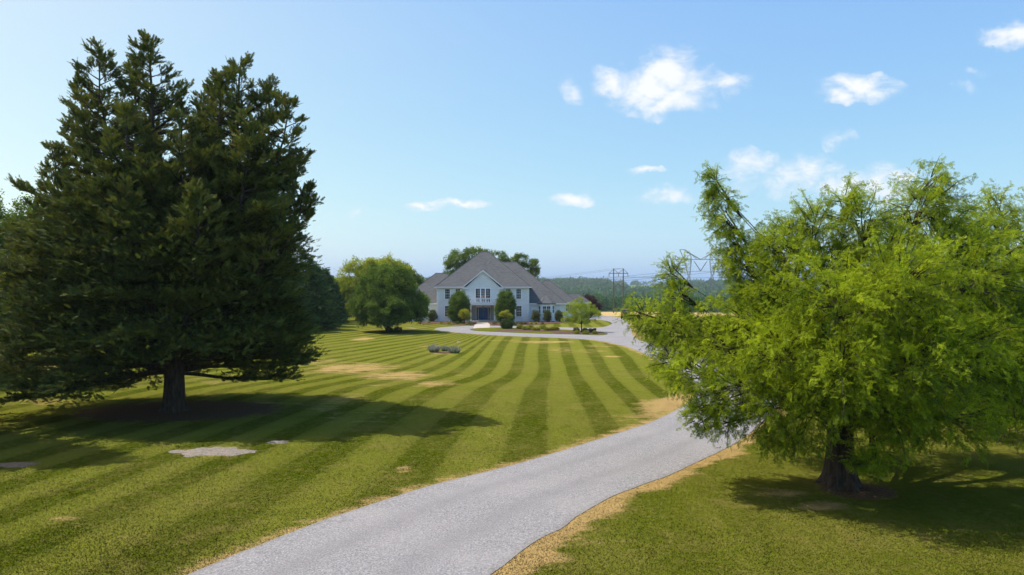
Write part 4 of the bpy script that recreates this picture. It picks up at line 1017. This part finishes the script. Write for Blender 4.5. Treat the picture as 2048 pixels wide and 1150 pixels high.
# roofs
part(hip(MX0-.38, MX1+.38, MY0-.38, MY1+.38, 6.35, P), 'roof', M['roof'])
part(eave(MX0-.38, MX1+.38, MY0-.38, MY1+.38, 6.35), 'gutter', M['white_trim'])
gr = MB(); hx = (GX1-GX0)/2+.42; ya = GY0-.35; yb = 127.6; ze = 6.35; az = ze+P*hx+.02
gr.add([(AX-hx,ya,ze),(AX,ya,az),(AX+hx,ya,ze),(AX-hx,yb,ze),(AX,yb,az),(AX+hx,yb,ze),(AX-hx,ya,ze-.12),(AX,ya,az-.14),(AX+hx,ya,ze-.12),(AX-hx,yb,ze-.12),(AX,yb,az-.14),(AX+hx,yb,ze-.12)],
       [(0,1,4,3),(1,2,5,4),(6,9,10,7),(7,10,11,8),(0,6,7,1),(1,7,8,2),(0,3,9,6),(2,8,11,5)])
part(gr, 'gable_roof', M['roof'])
rk = MB()
for s in (-1, 1):
    a = (AX+s*(hx+.06), ze-.16); b = (AX, az-.10); rk.prism([(a[0],a[1]-.06),(a[0],a[1]+.12),(b[0],b[1]+.06),(b[0],b[1]-.22)][::1], ya-.07, ya-.003)
    rk.box(*sorted((AX+s*(hx+.08), AX+s*(hx-.95))), ya-.06, GY0-.003, ze-.42, ze-.22)
part(rk, 'rake_board', M['white_trim'])
# wings: (roof x0,x1,y0,y1, eave z)
wings = [(-12, 10.15, 125.2, 144.1, 3.3), (1.5, 13.26, 137.4, 148.3, 3.2), (6, 16.4, 142, 146.2, 3.1), (-21.56, -6, 126, 139.5, 3.3)]
for i, (x0, x1, y0, y1, z) in enumerate(wings):
    part(hip(x0, x1, y0, y1, z, P), 'roof', M['roof']); part(eave(x0, x1, y0, y1, z), 'gutter', M['white_trim'])
    w = MB(); q = .4
    if i == 0: w.box(MX1+.003, x1-q, y0+q, y1-q, 0, z-.16)
    elif i == 3: w.box(x0+q, MX0-.003, y0+q, y1-q, 0, z-.16)
    elif i == 1: w.box(9.8, x1-q, y0+q, y1-q, 0, z-.16)
    else: w.box(13.0, x1-q, y0+q, y1-q, 0, z-.16)
    part(w, 'wall', M['brick'])
# windows
def window(x0, x1, z0, z1, y, cols=2, rows=4, trim=.13, lights=1, sill=True):
    f = MB()
    f.box(x0-trim, x0, y-.07, y+.01, z0-.0, z1+trim); f.box(x1, x1+trim, y-.07, y+.01, z0, z1+trim); f.box(x0, x1, y-.07, y+.01, z1, z1+trim)
    if sill: f.box(x0-trim-.04, x1+trim+.04, y-.11, y+.01, z0-.12, z0-.003)
    fw = .045; lw = (x1-x0)/lights
    for k in range(1, lights): f.box(x0+k*lw-.06, x0+k*lw+.06, y-.05, y+.01, z0, z1)
    f.box(x0, x1, y-.035, y+.01, (z0+z1)/2-.03, (z0+z1)/2+.03)
    fr = f.build('window', M['white_trim']); fr.parent = house; fr.location = (5, -HY, 0)
    mu = MB()
    for k in range(lights):
        a = x0+k*lw+(.06 if k else 0); b = x0+(k+1)*lw-(.06 if k < lights-1 else 0)
        for c in range(1, cols): xx = a+(b-a)*c/cols; mu.box(xx-.011, xx+.011, y-.018, y-.006, z0, z1)
        for r_ in range(1, rows):
            z_ = z0+(z1-z0)*r_/rows
            if abs(z_-(z0+z1)/2) > .05: mu.box(a, b, y-.018, y-.006, z_-.011, z_+.011)
    m2 = mu.build('muntin', M['white_trim']); m2.parent = fr
    gl = MB(); gl.box(x0+.001, x1-.001, y-.004, y+.02, z0+.001, z1-.001); g2 = gl.build('pane', M['glass']); g2.parent = fr
    return fr
s = F/HY
def hx_(px, D=HY): return (px-1024)/F*D
for a, b in ((890.3, 899.6), (911.4, 920.7), (1012, 1021), (1032.7, 1041.8)):
    window(hx_(a), hx_(b), 4.15, 5.92, HY-.012, 3, 4)
for a, b in ((890.3, 899.6), (1032.7, 1041.8)):
    window(hx_(a), hx_(b)+.1, .95, 2.85, HY-.012, 3, 4)
# central triple window with a real view into the hall
tw = MB(); y = GY0
tw.box(WX0-.16, WX0, y-.08, y+.2, WZ0, WZ1+.18); tw.box(WX1, WX1+.16, y-.08, y+.2, WZ0, WZ1+.18); tw.box(WX0, WX1, y-.08, y+.2, WZ1, WZ1+.18); lw = (WX1-WX0)/3
for k in (1, 2): tw.box(WX0+k*lw-.11, WX0+k*lw+.11, y-.05, y+.18, WZ0, WZ1)
tw = tw.build('window', M['white_trim']); tw.parent = house; tw.location = (5, -HY, 0)
mu = MB()
for k in range(3):
    a = WX0+k*lw+(.11 if k else 0); b = WX0+(k+1)*lw-(.11 if k < 2 else 0)
    for c in (1, 2): xx = a+(b-a)*c/3; mu.box(xx-.014, xx+.014, y+.05, y+.08, WZ0, WZ1)
    for r_ in range(1, 6): z_ = WZ0+(WZ1-WZ0)*r_/6; mu.box(a, b, y+.053, y+.077, z_-.014, z_+.014)
m2 = mu.build('muntin', M['white_trim']); m2.parent = tw
t = NT('clear_glass'); tb = t.n('ShaderNodeBsdfTransparent'); tb.inputs[0].default_value = (.55, .58, .6, 1); gg = t.n('ShaderNodeBsdfGlossy'); gg.inputs['Roughness'].default_value = .03
fr_ = t.n('ShaderNodeFresnel'); fr_.inputs[0].default_value = 1.5; mxs = t.n('ShaderNodeMixShader'); t.l(fr_.outputs[0], mxs.inputs[0]); t.l(tb.outputs[0], mxs.inputs[1]); t.l(gg.outputs[0], mxs.inputs[2]); t.l(mxs.outputs[0], t.out.inputs['Surface'])
M['clear_glass'] = t.m
gl = MB(); gl.box(WX0, WX1, y+.09, y+.10, WZ0, WZ1); g2 = gl.build('pane', M['clear_glass']); g2.parent = tw
# chandelier in the hall
t = NT('warm_bulb'); e = t.n('ShaderNodeEmission'); e.inputs[0].default_value = (1, .42, .18, 1); e.inputs[1].default_value = 3.0; t.l(e.outputs[0], t.out.inputs['Surface']); M['bulb'] = t.m
ch = empty('chandelier', ((WX0+WX1)/2, 125.6, 4.3), label='lit orange chandelier hanging behind the middle window over the balcony', cat='chandelier')
cm = MB(); cm.tube([(0,0,0),(0,0,1.7)], .02, 6)
for k in range(6):
    a = k*PI/3; cm.tube([(0,0,.1),(math.cos(a)*.25,math.sin(a)*.25,-.05),(math.cos(a)*.42,math.sin(a)*.42,.12)], .02, 5)
cm.build('frame', M['brass'], ch)
for k in range(6):
    a = k*PI/3; bm_ = MB(); bm_.tube([(math.cos(a)*.42,math.sin(a)*.42,.12),(math.cos(a)*.42,math.sin(a)*.42,.2),(math.cos(a)*.42,math.sin(a)*.42,.3)], [.05,.08,.03], 7); bm_.build('bulb', M['bulb'], ch)
# balcony
BX0, BX1, BY = hx_(938.3), hx_(992.7), 122.3
bl = MB(); bl.box(BX0+.05, BX1-.05, BY, GY0-.003, 3.03, 3.32); bl.box(BX0, BX1, BY-.06, GY0-.003, 3.32, 3.40)
bal = bl.build('balcony', M['white_trim']); bal.parent = house; bal.location = (5, -HY, 0)
rl = MB(); rl.box(BX0, BX1, BY-.05, BY+.14, 4.12, 4.27); rl.box(BX0, BX0+.14, BY+.12, GY0-.003, 4.12, 4.24); rl.box(BX1-.14, BX1, BY+.12, GY0-.003, 4.12, 4.24)
rl.box(BX0, BX1, BY-.02, BY+.1, 3.44, 3.52)
for xx in (BX0, BX1-.2): rl.box(xx-.02, xx+.22, BY-.07, BY+.17, 3.4, 4.12)
o = rl.build('railing', M['white_trim']); o.parent = bal
nb = 14
prof = [(3.52,.055),(3.58,.075),(3.70,.115),(3.80,.075),(3.88,.045),(3.98,.075),(4.12,.06)]
bst = None
for k in range(nb):
    xx = BX0+.42+(BX1-BX0-.84)*k/(nb-1)
    if bst is None:
        b_ = MB(); b_.tube([(0,0,z) for z, r_ in prof], [r_ for z, r_ in prof], 8); bst = b_.build('baluster', M['white_trim'], smooth=True); bst.parent = bal; bst.location = (xx, BY+.04, 0)
    else:
        c = bst.copy(); C.objects.link(c); c.parent = bal; c.location = (xx, BY+.04, 0)
for px in (941.8, 989.2):
    cl = MB(); xx = hx_(px, 122.6); cl.box(xx-.16, xx+.16, 122.44, 122.76, .30, .45); cl.tube([(xx,122.6,.45),(xx,122.6,1.6),(xx,122.6,2.88)], [.12,.12,.10], 14); cl.box(xx-.15, xx+.15, 122.45, 122.75, 2.88, 3.028)
    part(cl, 'column', M['white_trim'])
# front door with sidelights and head
dx0, dx1, DY = hx_(957.1, 125.3), hx_(976.1, 125.3), 125.3
fr = MB(); sx0, sx1 = hx_(953, 125.3), hx_(980.3, 125.3)
fr.box(sx0-.1, sx0, DY-.08, DY-.003, .30, 2.72); fr.box(sx1, sx1+.1, DY-.08, DY-.003, .30, 2.72); fr.box(sx0-.1, sx1+.1, DY-.10, DY-.003, 2.55, 2.9) ; fr.box(dx0-.07, dx0, DY-.07, DY-.003, .3, 2.55); fr.box(dx1, dx1+.07, DY-.07, DY-.003, .3, 2.55)
df = fr.build('door_frame', M['white_trim']); df.parent = house; df.location = (5, -HY, 0)
for a, b in ((sx0, dx0-.07), (dx1+.07, sx1)):
    sl = MB(); sl.box(a, b, DY-.03, DY-.003, .3, 2.55); o = sl.build('sidelight', M['glass']); o.parent = df
mid = (dx0+dx1)/2
for a, b, hs in ((dx0, mid-.006, 1), (mid+.006, dx1, -1)):
    d_ = MB(); d_.box(a, b, DY-.05, DY-.004, .32, 2.55)
    for z0, z1 in ((.5, 1.05), (1.2, 1.85), (2.0, 2.4)):
        for c in (0, 1):
            p0 = a+.1+c*((b-a)/2-.05); d_.box(p0, p0+(b-a)/2-.15, DY-.07, DY-.049, z0, z1)
    d = d_.build('door', M['door_blue']); d.parent = house; d.location = (5, -HY, 0)
    h_ = MB(); hx2 = b-.08 if hs == 1 else a+.08; h_.tube([(hx2, DY-.1, 1.15), (hx2, DY-.1, 1.5)], .018, 6); h = h_.build('handle', M['brass']); h.parent = d
# porch lantern
la = MB(); la.tube([(mid,124.4,2.96),(mid,124.4,2.80)], .015, 5); la.tube([(mid,124.4,2.80),(mid,124.4,2.76),(mid,124.4,2.52),(mid,124.4,2.46)], [.03,.13,.10,.02], 6); part(la, 'porch_lantern', M['brass'])
# bay on the right wing
bay_x0, bay_x1, by0, by1 = hx_(1075.8, 125.2), hx_(1109.2, 125.2), 124.35, 125.597
bp = [(bay_x0,by1),(bay_x0+.62,by0),(bay_x1-.62,by0),(bay_x1,by1)]
bw = MB(); bw.slab(bp, 0, 3.13); part(bw, 'bay_wall', M['brick'])
br = MB(); e_ = .3; a0 = [(bay_x0-e_,125.2),(bay_x0+.55,by0-e_),(bay_x1-.55,by0-e_),(bay_x1+e_,125.2)]; apx = ((bay_x0+bay_x1)/2, 126.9, zz(588, 126.9))
br.add([(x_, y_, 3.32) for x_, y_ in a0]+[apx]+[(x_, y_, 3.2) for x_, y_ in a0], [(0,1,4),(1,2,4),(2,3,4),(0,5,6,1),(1,6,7,2),(2,7,8,3),(5,8,7,6),(0,4,3),(0,3,8,5)])
for q in range(4): br.tube([(a0[q][0],a0[q][1],3.32), apx], .05, 4)
part(br, 'roof', M['roof'])
lg = MB(); lg.slab([(bay_x0-.05,by1),(bay_x0+.60,by0-.06),(bay_x1-.60,by0-.06),(bay_x1+.05,by1)], 1.36, 1.46); lg.slab([(bay_x0-.02,by1),(bay_x0+.61,by0-.03),(bay_x1-.61,by0-.03),(bay_x1+.02,by1)], 2.88, 3.10); part(lg, 'bay_trim', M['white_trim'])
window(bay_x0+.85, bay_x1-.85, 1.55, 2.78, by0-.012, 2, 3, trim=.1, lights=2, sill=False)
for sgn, (ax0, ay0), (bx0, by_) in ((1, bp[0], bp[1]), (1, bp[2], bp[3])):
    d = Vector((bx0-ax0, by_-ay0, 0)); L = d.length; rot = math.atan2(d.y, d.x)
    f = MB(); a = .38; b = L-.28; f.box(a-.08, a, -.07, .0, 1.5, 2.86); f.box(b, b+.08, -.07, 0, 1.5, 2.86); f.box(a, b, -.07, 0, 2.78, 2.86); f.box(a, b, -.07, 0, 1.47, 1.55); f.box(a, b, -.04, 0, 2.14, 2.19)
    o = f.build('window', M['white_trim']); o.parent = house; o.location = (ax0+5, ay0-HY, 0); o.rotation_euler = (0, 0, rot)
    gl = MB(); gl.box(a+.001, b-.001, -.012, .0, 1.551, 2.779); p_ = gl.build('pane', M['glass']); p_.parent = o
window(10.9, 12.2, 1.5, 2.75, 137.8-.012, 2, 3, trim=.1, lights=2)
window(-16.5, -15.5, 1.0, 2.7, 126.4-.012, 3, 4)
# corner quoins, downspouts, roof vents
for xx in (MX0+.25, MX1-.25):
    ds = MB(); ds.tube([(xx, HY-.07, .1), (xx, HY-.07, 6.0), (xx, HY-.3, 6.2)], .04, 6); part(ds, 'downspout', M['white_trim'])
for (xx, yy, z_) in ((-13.0, 133.6, 8.7), (-1.0, 137, 10.9)):
    v = MB(); v.tube([(xx, yy, z_-.6), (xx, yy, z_+.45)], .07, 8); part(v, 'vent_pipe', M['steel'])

# lamp post by the right holly
lx, ly = hx_(1030.8, 117.5), 117.5
lp = empty('lamp_post', (lx, ly, 0), label='slim white lamp post right of the right-hand holly', cat='lamp post')
m = MB(); m.tube([(0,0,0),(0,0,.3),(0,0,.32),(0,0,1.95)], [.07,.07,.04,.035], 8); m.build('post', M['white_trim'], lp)
m = MB(); m.tube([(0,0,1.95),(0,0,2.02),(0,0,2.34),(0,0,2.36),(0,0,2.48)], [.05,.10,.14,.16,.01], 6); m.build('lantern', M['white_trim'], lp)

# ------------------------------------------------------------------ red off-roader on the drive, mostly hidden by the feathery tree
M['red'] = simple('red_paint', (.55, .04, .025), .35, .06); M['tyre'] = simple('tyre_rubber', (.02, .02, .02), .85, .2); M['black'] = simple('black_plastic', (.025, .025, .03), .5, .1)
M['lamp_red'] = simple('tail_lamp_plastic', (.35, .02, .015), .3, .05)
vx, vy = gp(1251, 638.5)
car = empty('off_road_vehicle', (vx, vy, .03), R(-12), label='small boxy red off-road vehicle on the drive, half hidden by the feathery tree', cat='car')
m = MB(); m.prism([(-.85,.55),(.85,.55),(.88,.75),(.86,1.15),(-.86,1.15),(-.88,.75)], 0, 2.6); m.prism([(-.62,.6),(.62,.6),(.62,1.12),(-.62,1.12)], 2.6, 3.9); m.build('body', M['red'], car)
m = MB(); m.add([(-.80,.1,1.15),(.80,.1,1.15),(.82,2.5,1.15),(-.82,2.5,1.15),(-.68,.2,1.83),(.68,.2,1.83),(.68,2.1,1.83),(-.68,2.1,1.83)], [(0,1,5,4),(1,2,6,5),(2,3,7,6),(3,0,4,7),(4,5,6,7),(0,3,2,1)]); m.build('cabin', M['black'], car)
m = MB(); m.box(-.70, .70, .14, 2.15, 1.83, 1.90); m.build('roof', M['red'], car)
m = MB(); m.add([(-.62,.085,1.25),(.62,.085,1.25),(.56,.165,1.75),(-.56,.165,1.75),(-.62,.11,1.25),(.62,.11,1.25),(.56,.19,1.75),(-.56,.19,1.75)], [(0,1,2,3),(4,7,6,5),(0,4,5,1),(1,5,6,2),(2,6,7,3),(3,7,4,0)]); m.build('rear_window', M['glass'], car)
for sx in (-1, 1):
    for yy in (.55, 3.2):
        wl = MB(); wl.tube([(sx*.66, yy, .38), (sx*.70, yy, .38), (sx*.88, yy, .38), (sx*.92, yy, .38)], [.33,.38,.38,.33], 16); w_ = wl.build('wheel', M['tyre'], car)
        rm_ = MB(); rm_.tube([(sx*.90, yy, .38), (sx*.935, yy, .38)], [.2,.16], 10); rm_.build('rim', M['steel'], w_)
    fd = MB(); fd.box(*sorted((sx*.62, sx*.94)), 2.75, 3.7, .80, .88); fd.build('fender', M['black'], car)
    tl = MB(); tl.box(*sorted((sx*.70, sx*.84)), -.05, -.003, .85, 1.05); tl.build('tail_light', M['lamp_red'], car)
m = MB(); m.box(-.8, .8, -.16, -.02, .5, .66); m.build('bumper', M['black'], car)
sw = MB(); sw.tube([(.05,-.06,.92),(.05,-.09,.92),(.05,-.24,.92),(.05,-.26,.92)], [.28,.34,.34,.28], 16); sw.build('spare_wheel', M['tyre'], car)

# ------------------------------------------------------------------ power line
def hframe(label, px, D, scale=1.0, basepy=626):
    x = at(px, D); z0 = float(terrain(np.array([x]), np.array([D]))[0])
    root = empty('utility_pole', (x, D, z0), label=label, cat='utility pole', group='wooden H-frame poles beyond the house')
    top = zz(537, D)-z0
    for dx in (0, 4.25):
        m = MB(); m.tube([(dx,0,-1),(dx,0,top)], [.30, .19], 8); m.build('pole', M['pole_wood'], root)
    m = MB(); cz = zz(546.5, D)-z0; m.box(-2.1, 6.35, -.15, .15, cz-.14, cz+.14); m.bar((0,0,top-.1),(4.25,0,top-.1),.07)
    for a, b in (((-2.0,0,cz),(0,0,top-.3)),((0,0,top-.3),(2.1,0,cz)),((2.1,0,cz),(4.25,0,top-.3)),((4.25,0,top-.3),(6.3,0,cz))): m.bar(a, b, .09)
    m.build('crossarm', M['pole_wood'], root)
    m = MB(); m.bar((0,.2,cz-2.6),(4.25,.2,cz-6.6),.10); m.bar((4.25,-.2,cz-2.6),(0,-.2,cz-6.6),.10); m.build('brace', M['pole_wood'], root)
    for xx in (-2.0, 2.12, 6.25):
        m = MB(); m.tube([(xx,0,cz-.14),(xx,0,cz-.3),(xx,0,cz-1.35),(xx,0,cz-1.5)], [.04,.13,.13,.04], 8); m.build('insulator', M['insulator'], root)
    return x, D, z0, top, cz
hx0, hD, hz0, htop, hcz = hframe('wooden H-frame power pole with crossarm, in the dry field right of the house', 1227.2, 300)
def pylon():
    D = 420; x = at(1401, D); z0 = float(terrain(np.array([x]), np.array([D]))[0])
    root = empty('transmission_tower', (x, D, z0), label='grey steel lattice transmission tower showing above the feathery tree', cat='pylon')
    Z = lambda py: zz(py, D)-z0
    X = lambda px: at(px, D)-x
    m = MB(); r = .11
    zc = Z(518.8); zt = Z(499.4)
    # crossarm truss: two chords and lacing
    for yy in (-.8, .8):
        m.bar((X(1350),yy,zc), (X(1452),yy,zc), r*1.3)
    nseg = 26; xs = [X(1350)+(X(1452)-X(1350))*i/nseg for i in range(nseg+1)]
    for i in range(nseg): m.bar((xs[i], -.8 if i % 2 else .8, zc), (xs[i+1], .8 if i % 2 else -.8, zc), r*.5)
    for s in (-1, 1):
        def Q(px): return X(1401+s*(1401-px)) if s == 1 else X(px)
        Q = (lambda px: X(px)) if s == -1 else (lambda px: X(2*1401-px))
        for yy in (-.6, .6):
            m.bar((Q(1359.5),yy,zt), (Q(1369.5),yy,zt), r*1.4); m.bar((Q(1369.5),yy,zt), (Q(1381),yy,Z(507.5)), r*1.4); m.bar((Q(1381),yy,Z(507.5)), (Q(1401),yy,zc), r*1.3)
            m.bar((Q(1369.5),yy,Z(503.5)), (Q(1381),yy,Z(507.5)), r*.9); m.bar((Q(1359.5),yy,zt), (Q(1368),yy,zc), r*.9); m.bar((Q(1370),yy,zt), (Q(1369),yy,zc), r*.7)
            m.bar((Q(1381),yy,Z(507.5)), (Q(1369),yy,zc), r); m.bar((Q(1381),yy,Z(507.5)), (Q(1382.5),yy,zc), r); m.bar((Q(1383),yy,Z(509)), (Q(1394),yy,zc), r*.7)
            m.bar((Q(1350.5),yy*.5,zc), (Q(1350.5),yy*.5,Z(511)), r); m.bar((Q(1350.5),yy*.5,Z(511)), (Q(1361),yy,zc), r)
        # tapering leg: four corner members with X lacing
        tops = [(Q(1368.5),-1.0),(Q(1382.5),-1.0),(Q(1382.5),1.0),(Q(1368.5),1.0)]; n = 9; zb = 0
        foot = [(Q(1366)-.0,-4),(Q(1386),-4),(Q(1386),4),(Q(1366),4)]
        waist = [(Q(1376.5),-.5),(Q(1379.5),-.5),(Q(1379.5),.5),(Q(1376.5),.5)]; zw = Z(552)
        def ring(t):   # t 0 top .. 1 bottom, pinched like an hourglass
            if t < .45: k = t/.45; A, B, z_ = tops, waist, zc+(zw-zc)*k
            else: k = (t-.45)/.55; A, B, z_ = waist, foot, zw+(zb-zw)*k
            return [(A[i][0]+(B[i][0]-A[i][0])*k, A[i][1]+(B[i][1]-A[i][1])*k, z_) for i in range(4)]
        prev = ring(0)
        for k in range(1, n+1):
            cur = ring(k/n)
            for i in range(4):
                j = (i+1) % 4; m.bar(prev[i], cur[i], r*1.0); m.bar(prev[i], cur[j], r*.55); m.bar(cur[i], cur[j], r*.5)
            prev = cur
    m.build('lattice', M['steel'], root)
    for a, b in ((1401, 0), (1352.5, 0), (1449.5, 0)):
        v = MB(); w = 14
        l_, r_ = (a-w, a+w) if a == 1401 else (a-12, a+12)
        v.tube([(X(l_),0,Z(521)), (X(l_+ (a-l_)*.25),0,Z(526)), (X(a),0,Z(542))], [.06,.22,.22], 6); v.tube([(X(r_),0,Z(521)), (X(r_-(r_-a)*.25),0,Z(526)), (X(a),0,Z(542))], [.06,.22,.22], 6)
        v.build('insulator', M['insulator'], root)
    return x, D, z0, X, Z
tx, tD, tz0, TX, TZ = pylon()
def wire(label, a, b, sag, r=.045, grp='power line wires'):
    pts = []
    for i in range(25):
        t = i/24; pts.append((a[0]+(b[0]-a[0])*t, a[1]+(b[1]-a[1])*t, a[2]+(b[2]-a[2])*t-4*sag*t*(1-t)))
    m = MB(); m.tube(pts, r, 3); o = m.build('power_line', M['wire']); tag(o, label, 'wire', grp)
for k, xx in enumerate((-2.0, 2.12, 6.25)):
    nm = ('left', 'middle', 'right')[k]
    a = (hx0+xx, hD, hz0+hcz-1.5)
    wire('thin wire running left from the %s insulator of the wooden H-frame pole' % nm, a, (-150+k*6, 620, 14), 9, .05)
    wire('thin wire running right from the %s insulator of the wooden H-frame pole' % nm, a, (190+k*6, 130, 22), 5, .035)
for k, xx in enumerate((0, 4.25)):
    wire('thin ground wire running left from the %s top of the wooden H-frame pole' % ('left', 'right')[k], (hx0+xx, hD, hz0+htop), (-150+k*6, 620, 20), 8, .04)
for k, px in enumerate((1352.5, 1401, 1449.5)):
    a = (tx+TX(px), tD, tz0+TZ(542))
    wire('heavy wire sloping away left from the %s insulators of the steel tower' % ('left', 'middle', 'right')[k], a, (-420+k*20, 980, 22), 16, .09)
    wire('heavy wire running right from the %s insulators of the steel tower' % ('left', 'middle', 'right')[k], a, (600, 170+k*14, 40), 12, .06)

# ------------------------------------------------------------------ far woods (masses that cannot be counted)
def woods(name, label, n, ylo, yhi, xf, hmin, hmax, kind, mat, seed, puffs=7, sp=1.0, mask=None):
    rr = np.random.default_rng(seed); y = ylo+(yhi-ylo)*rr.random(n); x = (rr.random(n)*(xf[1]-xf[0])+xf[0])*y
    if mask is not None: k = mask(x, y); x = x[k]; y = y[k]
    n = len(x); z = terrain(x, y); h = hmin+(hmax-hmin)*rr.random(n); tt = rr.random(n)
    per = 60 if puffs > 5 else 26
    v = rr.normal(size=(n, per, 3)); v /= np.linalg.norm(v, axis=2, keepdims=True); v[:,:,2] = np.abs(v[:,:,2])*1.0-.25
    r = h[:,None,None]*np.array((.42, .42, .52)); lump = 1+.35*(vnoise(v[:,:,0]*2.2+x[:,None], v[:,:,1]*2.2+y[:,None], v[:,:,2]*2.2)-.5)
    O = np.stack([x, y, z+h*.52], 1)[:,None,:]+v*r*lump[:,:,None]*(.8+.25*rr.random((n, per, 1)))
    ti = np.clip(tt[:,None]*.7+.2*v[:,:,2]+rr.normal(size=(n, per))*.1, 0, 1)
    o = foliage(name, O.reshape(-1, 3), v.reshape(-1, 3), np.repeat(h*.20*sp, per)*(.7+.6*rr.random(n*per)), kind, M[mat], None, ti.ravel())
    return tag(o, label, 'woodland', kind='stuff')
woods('woodland', 'dense dark green belt of trees beyond the dry field', 800, 405, 560, (-.62, .62), 6, 10, 'broad', 'wood_leaf', 1, 7, 1.2)
woods('woodland', 'wooded valley behind the first belt of trees', 900, 560, 980, (-.55, .55), 10, 16, 'broad', 'wood_leaf', 2, 7, 1.15)
hillmask = lambda x, y: ~((y > 1380) & (y < 1790) & (x > 225) & (x < 415)) & ~((y > 1780) & (y < 2260) & (x > 265) & (x < 640))
woods('woodland', 'far wooded hillside fading into blue haze', 5200, 1000, 2350, (-.42, .42), 12, 19, 'broad_big', 'wood_leaf', 3, 4, 1.6, hillmask)

# ------------------------------------------------------------------ haze
hb = MB(); hb.box(ax.min()-20, ax.max()+20, ay.min()-20, ay.max()+20, -40, 62); hz = hb.build('haze', bpy.data.materials.new('haze_air')); tag(hz, 'thin bluish summer haze over the countryside', 'haze', kind='stuff')
hm = hz.data.materials[0]; hm.use_nodes = True; nt = hm.node_tree; nt.nodes.clear(); ho = nt.nodes.new('ShaderNodeOutputMaterial'); pv = nt.nodes.new('ShaderNodeVolumePrincipled')
pv.inputs['Color'].default_value = (.76, .92, 1, 1); pv.inputs['Density'].default_value = .00015; pv.inputs['Anisotropy'].default_value = .2
nt.links.new(pv.outputs[0], ho.inputs['Volume'])
